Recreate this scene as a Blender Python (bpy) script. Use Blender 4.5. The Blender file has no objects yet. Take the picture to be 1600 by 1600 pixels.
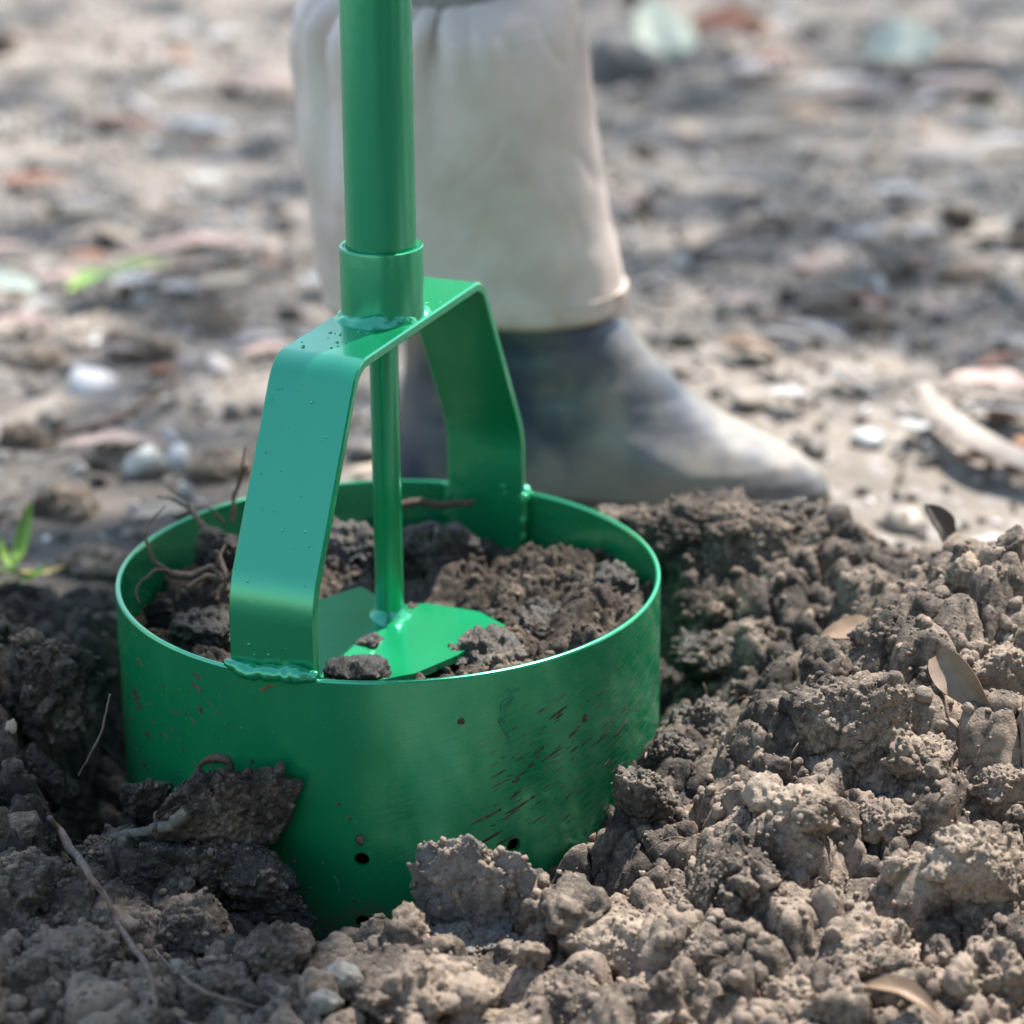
import bpy, bmesh, math, random
import numpy as np
from mathutils import Vector, Matrix

random.seed(7)
rng = np.random.default_rng(11)
sc = bpy.context.scene
C = sc.collection

# ------------------------------------------------------------------ camera
FPX = 4400.0
CAM = np.array([0.06713, -1.44413, 0.67785])
PITCH = math.radians(20.602)
cd = bpy.data.cameras.new('camera')
cam = bpy.data.objects.new('camera', cd)
C.objects.link(cam)
cam.location = CAM
cam.rotation_euler = (math.pi / 2 - PITCH, 0, 0)
cd.sensor_width = 36
cd.lens = FPX / 1600 * 36
cd.clip_start = 0.05
cd.clip_end = 400
cd.dof.use_dof = True
cd.dof.focus_distance = 1.44
cd.dof.aperture_fstop = 4.4
cd.dof.aperture_blades = 8
sc.camera = cam

# ------------------------------------------------------------------ world and sun
SUN_AZ = math.radians(37)      # clockwise from the view direction (+y towards +x)
SUN_EL = math.radians(61)
w = bpy.data.worlds.new('World')
sc.world = w
w.use_nodes = True
nt = w.node_tree
sky = nt.nodes.new('ShaderNodeTexSky')
sky.sky_type = 'NISHITA'
sky.sun_disc = False
sky.sun_elevation = SUN_EL
sky.sun_rotation = SUN_AZ
sky.air_density = 1.7
sky.dust_density = 1.2
sky.ozone_density = 1.0
bg = nt.nodes['Background']
bg.inputs['Strength'].default_value = 0.125
nt.links.new(sky.outputs['Color'], bg.inputs['Color'])
sd = bpy.data.lights.new('sun', 'SUN')
sd.energy = 5.0
sd.angle = math.radians(0.53)
sd.color = (1.0, 0.945, 0.87)
sun = bpy.data.objects.new('sun', sd)
C.objects.link(sun)
sun_dir = Vector((math.sin(SUN_AZ) * math.cos(SUN_EL), math.cos(SUN_AZ) * math.cos(SUN_EL), math.sin(SUN_EL)))
sun.rotation_euler = (-sun_dir).to_track_quat('-Z', 'Y').to_euler()
sun.location = (3, 3, 5)
sc.view_settings.view_transform = 'Standard'
sc.view_settings.look = 'None'
sc.view_settings.gamma = 1
sc.view_settings.exposure = 1.22
sc.view_settings.use_curve_mapping = False

# ------------------------------------------------------------------ numeric helpers
def ray(px, py):
    a, b = (px - 800) / FPX, -(py - 800) / FPX
    s, c = math.sin(PITCH), math.cos(PITCH)
    return np.array([a, c + b * s, -s + b * c])

def at_y(px, py, y):
    D = ray(px, py)
    return CAM + D * ((y - CAM[1]) / D[1])

def at_z(px, py, z=0.0):
    D = ray(px, py)
    return CAM + D * ((z - CAM[2]) / D[2])

def _hash(ix, iy, iz, seed):
    h = (ix.astype(np.int64) * 73856093) ^ (iy.astype(np.int64) * 19349663) ^ (iz.astype(np.int64) * 83492791) ^ (seed * 2654435)
    h = (h ^ (h >> 13)) * 1274126177
    h = h & 0x7fffffff
    h = (h ^ (h >> 15)) * 668265263
    return (h & 0x7fffffff)

def perlin(P, seed=0):
    I = np.floor(P).astype(np.int64)
    f = P - I
    u = f * f * f * (f * (f * 6 - 15) + 10)
    out = np.zeros(len(P))
    for dx in (0, 1):
        wx = u[:, 0] if dx else 1 - u[:, 0]
        for dy in (0, 1):
            wy = u[:, 1] if dy else 1 - u[:, 1]
            for dz in (0, 1):
                wz = u[:, 2] if dz else 1 - u[:, 2]
                h = _hash(I[:, 0] + dx, I[:, 1] + dy, I[:, 2] + dz, seed)
                gx = (h & 1023) / 511.5 - 1
                gy = ((h >> 10) & 1023) / 511.5 - 1
                gz = ((h >> 20) & 1023) / 511.5 - 1
                out += wx * wy * wz * (gx * (f[:, 0] - dx) + gy * (f[:, 1] - dy) + gz * (f[:, 2] - dz))
    return out

def fbm(P, octv=3, seed=0, gain=0.5, lac=2.1):
    a, s, o = 1.0, 0.0, np.zeros(len(P))
    for k in range(octv):
        o += a * perlin(P + k * 17.3, seed + k)
        P = P * lac
        a *= gain
    return o

def worley(P, seed=0, jit=0.95):
    """distance to the nearest scattered point, and to the second nearest"""
    I = np.floor(P).astype(np.int64)
    d1 = np.full(len(P), 9.0)
    d2 = np.full(len(P), 9.0)
    for dx in (-1, 0, 1):
        for dy in (-1, 0, 1):
            for dz in (-1, 0, 1):
                J = I + np.array([dx, dy, dz])
                h = _hash(J[:, 0], J[:, 1], J[:, 2], seed)
                q = J + 0.5 + jit * (np.c_[(h & 1023), ((h >> 10) & 1023), ((h >> 20) & 1023)] / 1023.0 - 0.5)
                d = ((P - q) ** 2).sum(1)
                d2 = np.minimum(d2, np.maximum(d1, d))
                d1 = np.minimum(d1, d)
    return np.sqrt(d1), np.sqrt(d2)

def granules(P, seed, scale, amp, thr=0.75):
    """rounded lumps with sharp creases between them"""
    d1, d2 = worley(P / scale, seed)
    return amp * (np.sqrt(np.maximum(0, 1 - (d1 / thr) ** 2)) - 0.45)

def sstep(a, b, x):
    t = np.clip((x - a) / (b - a), 0, 1)
    return t * t * (3 - 2 * t)

def torn(P, seed, scale, amp):
    '''broken crumbs: every cell is a facet with a height of its own and a crack round it'''
    P = P / scale
    I = np.floor(P).astype(np.int64)
    d1 = np.full(len(P), 9.0)
    d2 = np.full(len(P), 9.0)
    hv = np.zeros(len(P))
    tx = np.zeros((len(P), 3))
    for dx in (-1, 0, 1):
        for dy in (-1, 0, 1):
            for dz in (-1, 0, 1):
                J = I + np.array([dx, dy, dz])
                h = _hash(J[:, 0], J[:, 1], J[:, 2], seed)
                a, b, c = (h & 1023) / 1023.0 - 0.5, ((h >> 10) & 1023) / 1023.0 - 0.5, ((h >> 20) & 1023) / 1023.0 - 0.5
                e = P - (J + 0.5 + 0.95 * np.c_[a, b, c])
                d = (e ** 2).sum(1)
                near = d < d1
                d2 = np.where(near, d1, np.minimum(d2, d))
                d1 = np.where(near, d, d1)
                hv = np.where(near, ((h >> 5) & 255) / 255.0, hv)
                k = near[:, None]
                tx = np.where(k, e * np.c_[b, c, a] * 2.4, tx)
    edge = np.clip((np.sqrt(d2) - np.sqrt(d1)) * 3.2, 0, 1)
    edge = edge * (2 - edge)
    return amp * (edge * (0.45 + 0.75 * hv + tx.sum(1)) - 0.5)

# ------------------------------------------------------------------ mesh helpers
def mesh_np(name, V, F, mat=None, parent=None, smooth=True, attrs=None, data_only=False):
    V = np.asarray(V, dtype=np.float32)
    F = np.asarray(F, dtype=np.int32)
    me = bpy.data.meshes.new(name)
    n, k = F.shape
    me.vertices.add(len(V))
    me.vertices.foreach_set('co', V.ravel())
    me.loops.add(n * k)
    me.loops.foreach_set('vertex_index', F.ravel())
    me.polygons.add(n)
    me.polygons.foreach_set('loop_start', np.arange(0, n * k, k, dtype=np.int32))
    me.polygons.foreach_set('loop_total', np.full(n, k, dtype=np.int32))
    me.update(calc_edges=True)
    me.validate()
    me.polygons.foreach_set('use_smooth', np.full(len(me.polygons), smooth))
    if attrs:
        for an, av in attrs.items():
            a = me.attributes.new(an, 'FLOAT', 'POINT')
            a.data.foreach_set('value', np.asarray(av, dtype=np.float32))
    if mat:
        me.materials.append(mat)
    if data_only:
        return me
    return link(name, me, parent)

def link(name, me, parent=None):
    o = bpy.data.objects.new(name, me)
    C.objects.link(o)
    if parent:
        o.parent = parent
    return o

def pymesh(name, V, F, mat, parent=None, smooth=True, sharp=None):
    me = bpy.data.meshes.new(name)
    me.from_pydata([tuple(map(float, v)) for v in V], [], [tuple(map(int, f)) for f in F])
    me.update()
    me.polygons.foreach_set('use_smooth', np.full(len(me.polygons), smooth))
    if sharp is not None:
        me.set_sharp_from_angle(angle=math.radians(sharp))
    me.materials.append(mat)
    return link(name, me, parent)

def empty(name, loc=(0, 0, 0)):
    o = bpy.data.objects.new(name, None)
    o.empty_display_size = 0.05
    C.objects.link(o)
    o.location = loc
    return o

def tag(o, label, cat, group=None):
    o['label'] = label
    o['category'] = cat
    if group:
        o['group'] = group
    return o

def grid_faces(nu, nv, wrap_u=False):
    """faces of a grid whose vertex index is v*nu+u"""
    us = np.arange(nu if wrap_u else nu - 1)
    vs = np.arange(nv - 1)
    U, Vv = np.meshgrid(us, vs)
    U, Vv = U.ravel(), Vv.ravel()
    U2 = (U + 1) % nu
    return np.c_[Vv * nu + U, Vv * nu + U2, (Vv + 1) * nu + U2, (Vv + 1) * nu + U]

def lathe(prof, seg, closed=False):
    prof = np.asarray(prof, float)
    t = np.linspace(0, 2 * np.pi, seg, endpoint=False)
    V = np.array([[r * np.cos(t), r * np.sin(t), np.full(seg, z)] for r, z in prof]).transpose(0, 2, 1).reshape(-1, 3)
    F = grid_faces(seg, len(prof), True)
    if closed:
        n = len(prof)
        a = np.arange(seg)
        b = (a + 1) % seg
        F = np.r_[F, np.c_[(n - 1) * seg + a, (n - 1) * seg + b, b, a]]
    return V, F

def catmull(pts, n):
    pts = np.asarray(pts, float)
    P = np.r_[[2 * pts[0] - pts[1]], pts, [2 * pts[-1] - pts[-2]]]
    m = len(pts) - 1
    out = []
    for s in np.linspace(0, m, n):
        i = min(int(s), m - 1)
        t = s - i
        p0, p1, p2, p3 = P[i], P[i + 1], P[i + 2], P[i + 3]
        out.append(0.5 * (2 * p1 + (p2 - p0) * t + (2 * p0 - 5 * p1 + 4 * p2 - p3) * t * t + (3 * p1 - p0 - 3 * p2 + p3) * t ** 3))
    return np.array(out)

def tube(pts, rad, n=24, seg=8, rough=0.0, seed=0, cap=True):
    """a tapering tube along a smooth path"""
    P = catmull(pts, n)
    if rough:
        P = P + rough * np.c_[fbm(P * 90, 2, seed), fbm(P * 90, 2, seed + 5), fbm(P * 90, 2, seed + 9)]
    R = np.interp(np.linspace(0, 1, n), np.linspace(0, 1, len(rad)), rad)
    T = np.gradient(P, axis=0)
    T /= np.linalg.norm(T, axis=1)[:, None] + 1e-12
    up = np.array([0.2, 0.3, 0.93])
    V = []
    for i in range(n):
        a = np.cross(T[i], up)
        a /= np.linalg.norm(a) + 1e-9
        b = np.cross(T[i], a)
        ang = np.linspace(0, 2 * np.pi, seg, endpoint=False)
        ring = P[i] + R[i] * (np.cos(ang)[:, None] * a + np.sin(ang)[:, None] * b)
        V.append(ring)
    V = np.concatenate(V)
    if rough:
        V = V + np.repeat(R, seg)[:, None] * 0.5 * np.c_[perlin(V * 500, seed), perlin(V * 500, seed + 1), perlin(V * 500, seed + 2)]
    F = [tuple(f) for f in grid_faces(seg, n, True)]
    if cap:
        F.append(tuple(range(seg - 1, -1, -1)))
        F.append(tuple((n - 1) * seg + k for k in range(seg)))
    return V, F

def join(*parts):
    V, F, o = [], [], 0
    for v, f in parts:
        V.append(np.asarray(v, float))
        F += [tuple(int(i) + o for i in q) for q in f]
        o += len(v)
    return np.concatenate(V), F

_ico = {}
def ico(sub):
    if sub not in _ico:
        bm = bmesh.new()
        bmesh.ops.create_icosphere(bm, subdivisions=sub, radius=1.0)
        bm.verts.ensure_lookup_table()
        V = np.array([v.co[:] for v in bm.verts])
        F = np.array([[v.index for v in f.verts] for f in bm.faces])
        bm.free()
        _ico[sub] = (V, F)
    return _ico[sub]

# ------------------------------------------------------------------ material helpers
def mat_new(name):
    m = bpy.data.materials.new(name)
    m.use_nodes = True
    return m, m.node_tree.nodes, m.node_tree.links, m.node_tree.nodes['Principled BSDF']

def N(nodes, typ, **kw):
    n = nodes.new(typ)
    for k, v in kw.items():
        if k in n.inputs:
            n.inputs[k].default_value = v
        else:
            setattr(n, k, v)
    return n

def ramp(nodes, stops, interp='LINEAR'):
    r = nodes.new('ShaderNodeValToRGB')
    r.color_ramp.interpolation = interp
    el = r.color_ramp.elements
    while len(el) > 1:
        el.remove(el[-1])
    el[0].position, el[0].color = stops[0][0], (*stops[0][1], 1)
    for p, c in stops[1:]:
        e = el.new(p)
        e.color = (*c, 1)
    return r

def mixc(nodes, links, fac, a, b, typ='MIX'):
    m = nodes.new('ShaderNodeMix')
    m.data_type = 'RGBA'
    m.blend_type = typ
    for sock, v in ((m.inputs[0], fac), (m.inputs[6], a), (m.inputs[7], b)):
        if hasattr(v, 'is_linked'):
            links.new(v, sock)
        elif isinstance(v, (int, float)):
            sock.default_value = v
        else:
            sock.default_value = (*v, 1)
    return m.outputs[2]

def math_n(nodes, links, op, a, b=0.0, clamp=False):
    m = nodes.new('ShaderNodeMath')
    m.operation = op
    m.use_clamp = clamp
    for sock, v in ((m.inputs[0], a), (m.inputs[1], b)):
        if hasattr(v, 'is_linked'):
            links.new(v, sock)
        else:
            sock.default_value = v
    return m.outputs[0]

def soil_material(name, dark, mid, light, wet=0.5, rough=0.72, objspace=False):
    m, nd, lk, b = mat_new(name)
    geo = N(nd, 'ShaderNodeNewGeometry')
    pos = geo.outputs['Position']
    n1 = N(nd, 'ShaderNodeTexNoise', Scale=26.0, Detail=6.0, Roughness=0.62)
    n2 = N(nd, 'ShaderNodeTexNoise', Scale=240.0, Detail=5.0, Roughness=0.7)
    n3 = N(nd, 'ShaderNodeTexNoise', Scale=900.0, Detail=3.0, Roughness=0.7)
    for n in (n1, n2, n3):
        lk.new(pos, n.inputs['Vector'])
    s = math_n(nd, lk, 'ADD', math_n(nd, lk, 'MULTIPLY', n1.outputs['Fac'], 0.55), math_n(nd, lk, 'MULTIPLY', n2.outputs['Fac'], 0.45))
    oi = N(nd, 'ShaderNodeObjectInfo')
    s = math_n(nd, lk, 'ADD', s, math_n(nd, lk, 'MULTIPLY', math_n(nd, lk, 'SUBTRACT', oi.outputs['Random'], 0.5), 0.10))
    # the near right of the heap has dried paler than the freshly cut earth by the steel
    sep = N(nd, 'ShaderNodeSeparateXYZ')
    lk.new(pos, sep.inputs[0])
    rad = math_n(nd, lk, 'SQRT', math_n(nd, lk, 'ADD', math_n(nd, lk, 'POWER', sep.outputs['X'], 2.0), math_n(nd, lk, 'POWER', sep.outputs['Y'], 2.0)))
    dry = math_n(nd, lk, 'MULTIPLY', math_n(nd, lk, 'SUBTRACT', rad, 0.285), 0.55)
    dry = math_n(nd, lk, 'ADD', dry, math_n(nd, lk, 'MULTIPLY', sep.outputs['X'], 0.12))
    dry = math_n(nd, lk, 'SUBTRACT', dry, math_n(nd, lk, 'MULTIPLY', sep.outputs['Y'], 0.24))
    dry = math_n(nd, lk, 'MINIMUM', math_n(nd, lk, 'MAXIMUM', dry, -0.09), 0.085)
    s = math_n(nd, lk, 'ADD', s, math_n(nd, lk, 'MULTIPLY', dry, 0.75))
    r = ramp(nd, [(0.40, dark), (0.5, mid), (0.60, light)])
    lk.new(s, r.inputs[0])
    # pale mineral grains and rusty fibres
    g = ramp(nd, [(0.66, (0, 0, 0)), (0.74, (1, 1, 1))])
    lk.new(n3.outputs['Fac'], g.inputs[0])
    col = mixc(nd, lk, math_n(nd, lk, 'MULTIPLY', g.outputs[0], 0.35), r.outputs[0], (0.34, 0.29, 0.23))
    lk.new(col, b.inputs['Base Color'])
    rr = ramp(nd, [(0.38, (rough - 0.30 * wet,) * 3), (0.6, (rough + 0.18,) * 3)])
    lk.new(n2.outputs['Fac'], rr.inputs[0])
    lk.new(rr.outputs[0], b.inputs['Roughness'])
    b.inputs['Specular IOR Level'].default_value = 0.25 + 0.35 * wet
    bp = N(nd, 'ShaderNodeBump', Strength=1.0, Distance=0.0022)
    lk.new(n2.outputs['Fac'], bp.inputs['Height'])
    bp2 = N(nd, 'ShaderNodeBump', Strength=0.9, Distance=0.0008)
    lk.new(n3.outputs['Fac'], bp2.inputs['Height'])
    lk.new(bp.outputs[0], bp2.inputs['Normal'])
    lk.new(bp2.outputs[0], b.inputs['Normal'])
    return m

M = {}
M['soil'] = soil_material('moist_soil', (0.020, 0.016, 0.0135), (0.092, 0.071, 0.056), (0.285, 0.222, 0.172))
M['soil_wet'] = soil_material('wet_clay', (0.018, 0.015, 0.013), (0.064, 0.051, 0.042), (0.195, 0.152, 0.118), wet=0.9, rough=0.52)
M['soil_dry'] = soil_material('dry_clod', (0.055, 0.043, 0.034), (0.185, 0.144, 0.111), (0.370, 0.295, 0.232), wet=0.2, rough=0.8)
M['clay_grey'] = soil_material('grey_clay', (0.090, 0.084, 0.080), (0.160, 0.150, 0.142), (0.240, 0.222, 0.205), wet=0.4, rough=0.7)

def simple(name, col, rough=0.6, var=0.25, scale=60.0, spec=0.5, bump=0.0, bscale=200.0, col2=None, trans=0.0):
    m, nd, lk, b = mat_new(name)
    tc = N(nd, 'ShaderNodeTexCoord')
    n = N(nd, 'ShaderNodeTexNoise', Scale=scale, Detail=5.0, Roughness=0.6)
    lk.new(tc.outputs['Object'], n.inputs['Vector'])
    c2 = col2 if col2 else tuple(c * (1 - var) for c in col)
    r = ramp(nd, [(0.32, c2), (0.66, col)])
    lk.new(n.outputs['Fac'], r.inputs[0])
    lk.new(r.outputs[0], b.inputs['Base Color'])
    b.inputs['Roughness'].default_value = rough
    b.inputs['Specular IOR Level'].default_value = spec
    if bump:
        n2 = N(nd, 'ShaderNodeTexNoise', Scale=bscale, Detail=4.0)
        lk.new(tc.outputs['Object'], n2.inputs['Vector'])
        bp = N(nd, 'ShaderNodeBump', Strength=0.6, Distance=bump)
        lk.new(n2.outputs['Fac'], bp.inputs['Height'])
        lk.new(bp.outputs[0], b.inputs['Normal'])
    if trans:
        b.inputs['Transmission Weight'].default_value = 0.0
        b.inputs['Subsurface Weight'].default_value = 0.0
    return m

def paint_material(name, dirt=0.0):
    """green enamel, with scuffs and dried mud where dirt > 0"""
    m, nd, lk, b = mat_new(name)
    tc = N(nd, 'ShaderNodeTexCoord')
    ob = tc.outputs['Object']
    n = N(nd, 'ShaderNodeTexNoise', Scale=18.0, Detail=4.0)
    lk.new(ob, n.inputs['Vector'])
    r = ramp(nd, [(0.3, (0.002, 0.190, 0.066)), (0.7, (0.003, 0.215, 0.076))])
    lk.new(n.outputs['Fac'], r.inputs[0])
    col = r.outputs[0]
    rough = None
    if dirt:
        sep = N(nd, 'ShaderNodeSeparateXYZ')
        lk.new(ob, sep.inputs[0])
        # streaks drawn along the turning direction: height stretched, slanted with the angle
        ang = math_n(nd, lk, 'ARCTAN2', sep.outputs['Y'], sep.outputs['X'])
        comb = N(nd, 'ShaderNodeCombineXYZ')
        slant = math_n(nd, lk, 'SUBTRACT', sep.outputs['Z'], math_n(nd, lk, 'MULTIPLY', ang, 0.032))
        lk.new(math_n(nd, lk, 'MULTIPLY', ang, 7.0), comb.inputs[0])
        lk.new(math_n(nd, lk, 'MULTIPLY', slant, 420.0), comb.inputs[1])
        st = N(nd, 'ShaderNodeTexNoise', Scale=1.0, Detail=5.0, Roughness=0.65)
        lk.new(comb.outputs[0], st.inputs['Vector'])
        patch = N(nd, 'ShaderNodeTexNoise', Scale=11.0, Detail=3.0)
        lk.new(ob, patch.inputs['Vector'])
        sr = ramp(nd, [(0.50, (0, 0, 0)), (0.64, (1, 1, 1))])
        lk.new(st.outputs['Fac'], sr.inputs[0])
        pr = ramp(nd, [(0.40, (0, 0, 0)), (0.58, (1, 1, 1))])
        lk.new(patch.outputs['Fac'], pr.inputs[0])
        # more of it on the side that was dragged through the heap
        side = math_n(nd, lk, 'MULTIPLY_ADD', sep.outputs['X'], 5.0)
        side.node.inputs[2].default_value = 0.22
        side.node.use_clamp = True
        low = math_n(nd, lk, 'MULTIPLY_ADD', sep.outputs['Z'], -16.0)
        low.node.inputs[2].default_value = 1.75
        low.node.use_clamp = True
        f = math_n(nd, lk, 'MULTIPLY', math_n(nd, lk, 'MULTIPLY', sr.outputs[0], pr.outputs[0]), math_n(nd, lk, 'MULTIPLY', side, low))
        col = mixc(nd, lk, math_n(nd, lk, 'MULTIPLY', f, 0.9), col, (0.085, 0.066, 0.045))
        film = N(nd, 'ShaderNodeTexNoise', Scale=38.0, Detail=6.0, Roughness=0.7)
        lk.new(ob, film.inputs['Vector'])
        fr = ramp(nd, [(0.46, (0, 0, 0)), (0.72, (1, 1, 1))])
        lk.new(film.outputs['Fac'], fr.inputs[0])
        band = math_n(nd, lk, 'MULTIPLY_ADD', sep.outputs['Z'], -40.0)
        band.node.inputs[2].default_value = -0.85
        f0 = math_n(nd, lk, 'ADD', band, math_n(nd, lk, 'MULTIPLY', math_n(nd, lk, 'SUBTRACT', film.outputs['Fac'], 0.52), 4.0), True)
        f0 = math_n(nd, lk, 'MULTIPLY', f0, 0.85)
        col = mixc(nd, lk, f0, col, (0.10, 0.085, 0.06))
        # specks
        sp = N(nd, 'ShaderNodeTexNoise', Scale=330.0, Detail=3.0, Roughness=0.7)
        lk.new(ob, sp.inputs['Vector'])
        spr = ramp(nd, [(0.66, (0, 0, 0)), (0.70, (1, 1, 1))])
        lk.new(sp.outputs['Fac'], spr.inputs[0])
        f2 = math_n(nd, lk, 'MULTIPLY', spr.outputs[0], math_n(nd, lk, 'MULTIPLY', pr.outputs[0], low))
        col = mixc(nd, lk, math_n(nd, lk, 'MULTIPLY', f2, 0.9 * dirt), col, (0.085, 0.065, 0.048))
        # fine vertical scuffs that show paler primer
        comb2 = N(nd, 'ShaderNodeCombineXYZ')
        lk.new(math_n(nd, lk, 'MULTIPLY', ang, 150.0), comb2.inputs[0])
        sl2 = math_n(nd, lk, 'ADD', sep.outputs['Z'], math_n(nd, lk, 'MULTIPLY', ang, 0.14))
        lk.new(math_n(nd, lk, 'MULTIPLY', sl2, 90.0), comb2.inputs[1])
        sc2 = N(nd, 'ShaderNodeTexNoise', Scale=1.0, Detail=4.0)
        lk.new(comb2.outputs[0], sc2.inputs['Vector'])
        scr = ramp(nd, [(0.66, (0, 0, 0)), (0.75, (1, 1, 1))])
        lk.new(sc2.outputs['Fac'], scr.inputs[0])
        lside = math_n(nd, lk, 'MULTIPLY_ADD', sep.outputs['X'], -14.0)
        lside.node.inputs[2].default_value = -1.1
        lside.node.use_clamp = True
        f3 = math_n(nd, lk, 'MULTIPLY', scr.outputs[0], math_n(nd, lk, 'MULTIPLY', lside, low))
        col = mixc(nd, lk, math_n(nd, lk, 'MULTIPLY', f3, 0.5), col, (0.11, 0.40, 0.27))
        rough = math_n(nd, lk, 'MULTIPLY_ADD', math_n(nd, lk, 'MAXIMUM', f, f2), 0.5)
        rough.node.inputs[2].default_value = 0.25
    lk.new(col, b.inputs['Base Color'])
    if rough is not None:
        lk.new(rough, b.inputs['Roughness'])
    else:
        b.inputs['Roughness'].default_value = 0.25
    b.inputs['IOR'].default_value = 2.4
    b.inputs['Specular IOR Level'].default_value = 0.7
    b.inputs['Specular Tint'].default_value = (0.24, 1.0, 0.70, 1)
    b.inputs['Coat Weight'].default_value = 0.35
    b.inputs['Coat Roughness'].default_value = 0.09
    b.inputs['Coat IOR'].default_value = 1.5
    op = N(nd, 'ShaderNodeTexNoise', Scale=160.0, Detail=2.0)
    lk.new(ob, op.inputs['Vector'])
    bp = N(nd, 'ShaderNodeBump', Strength=0.12, Distance=0.0006)
    lk.new(op.outputs['Fac'], bp.inputs['Height'])
    lk.new(bp.outputs[0], b.inputs['Normal'])
    lk.new(bp.outputs[0], b.inputs['Coat Normal'])
    return m

M['paint'] = paint_material('green_enamel')
M['paint_dirty'] = paint_material('scuffed_green_enamel', 1.0)

# ------------------------------------------------------------------ shape of the ground
DR = 0.150                                      # drum radius

def ground_h(x, y):
    """the trodden ground; it drops away under the dug soil so that the heap's own sheet is the one seen"""
    P = np.c_[x, y, np.zeros_like(x)]
    h = 0.014 * fbm(P * 2.2, 3, 21) + 0.006 * fbm(P * 9, 3, 22)
    m = 1 - sstep(0.18, 0.36, np.hypot((x - 0.06) / 1.45, (y + 0.12) / 1.25))
    return h - 0.16 * m

def g2(x, y, cx, cy, sx, sy):
    return np.exp(-0.5 * (((x - cx) / sx) ** 2 + ((y - cy) / sy) ** 2))

def heap_h(x, y):
    h = np.full_like(x, -0.012)
    h = h + 0.088 * g2(x, y, 0.215, 0.130, 0.085, 0.060)        # ridge behind the right of the drum
    h = h + 0.100 * g2(x, y, 0.345, -0.010, 0.060, 0.075)       # the high clod at the right edge
    h = h + 0.055 * g2(x, y, 0.255, -0.080, 0.075, 0.070)
    h = h + 0.028 * g2(x, y, 0.200, -0.180, 0.110, 0.060)
    h = h + 0.070 * g2(x, y, -0.255, -0.010, 0.065, 0.080)      # heap on the left
    h = h + 0.022 * g2(x, y, -0.200, -0.200, 0.110, 0.060)
    h = h - 0.015 * g2(x, y, -0.01, -0.200, 0.13, 0.05)
    # the pit the drum has cut
    r = np.hypot(x, y)
    a = np.degrees(np.arctan2(y, x))                            # -90 faces the camera
    depth = np.interp(a, [-180, -150, -125, -100, -70, -45, -20, 10, 60, 120, 180],
                      [0.095, 0.085, 0.034, 0.055, 0.055, 0.016, -0.004, 0.015, 0.05, 0.05, 0.095])
    wid = np.interp(a, [-180, -150, -120, -90, -60, -30, 20, 180], [0.20, 0.198, 0.186, 0.182, 0.176, 0.172, 0.172, 0.20])
    h = h - depth * (1 - sstep(wid - 0.020, wid + 0.024, r))
    # sinks under the ground sheet all round
    ed = np.minimum.reduce([x + 0.40, 0.52 - x, 0.32 - y, y + 0.46])
    h = h - 0.05 * (1 - sstep(0.0, 0.09, ed))
    return h

def heap_surface():
    st = 0.00125
    xs = np.arange(-0.40, 0.52, st)
    ys = np.arange(-0.46, 0.32, st * 1.08)
    X, Y = np.meshgrid(xs, ys)
    x, y = X.ravel(), Y.ravel()
    P = np.c_[x, y, heap_h(x, y)]
    warp = 0.008 * np.c_[fbm(P * 38, 2, 1), fbm(P * 38, 2, 2), fbm(P * 38, 2, 3)]
    Q = P + warp
    h = 0.012 * fbm(P * 16, 3, 31)
    h += granules(Q, 41, 0.050, 0.021)
    cut = 0.06 + 0.94 * sstep(-0.08, 0.28, fbm(P * 24, 2, 90))
    h += torn(Q * 1.0 + 3.3, 42, 0.027, 0.0125)
    h += cut * torn(Q * 1.0 + 5.1, 43, 0.0105, 0.0036)
    h += (0.3 + 0.7 * cut) * granules(Q, 44, 0.0046, 0.0019)
    h += 0.0012 * fbm(P * 300, 2, 45)
    # displaced along the slope of the lumps so that faces overhang a little
    H = (P[:, 2] + h).reshape(X.shape)
    gy, gx = np.gradient(H, ys[1] - ys[0], xs[1] - xs[0])
    gx, gy = np.clip(gx, -1.5, 1.5), np.clip(gy, -1.5, 1.5)
    jx = 0.0022 * fbm(P * 110, 2, 51)
    jy = 0.0022 * fbm(P * 110, 2, 52)
    Vv = np.c_[x + jx - 0.0009 * gx.ravel(), y + jy - 0.0009 * gy.ravel(), H.ravel()]
    # keep the steel clear of the loose soil
    rr = np.hypot(Vv[:, 0], Vv[:, 1])
    hit = rr < DR + 0.001
    Vv[hit, 2] = np.minimum(Vv[hit, 2], -0.05)
    keep_inside = rr < DR - 0.02
    F = grid_faces(len(xs), len(ys))
    kill = keep_inside[F].all(1)
    F = F[~kill]
    return xs, ys, H, Vv, F

hx, hy, HH, HV, HF = heap_surface()
heap = mesh_np('soil_heap', HV, HF, M['soil'])
heap['kind'] = 'stuff'
heap['label'] = 'crumbly dark brown dug soil heaped around the green drum'

def heap_z(x, y):
    i = np.clip(((x - hx[0]) / (hx[1] - hx[0])).astype(int) if isinstance(x, np.ndarray) else int((x - hx[0]) / (hx[1] - hx[0])), 0, len(hx) - 1)
    j = np.clip(((y - hy[0]) / (hy[1] - hy[0])).astype(int) if isinstance(y, np.ndarray) else int((y - hy[0]) / (hy[1] - hy[0])), 0, len(hy) - 1)
    return HH[j, i]

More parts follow.
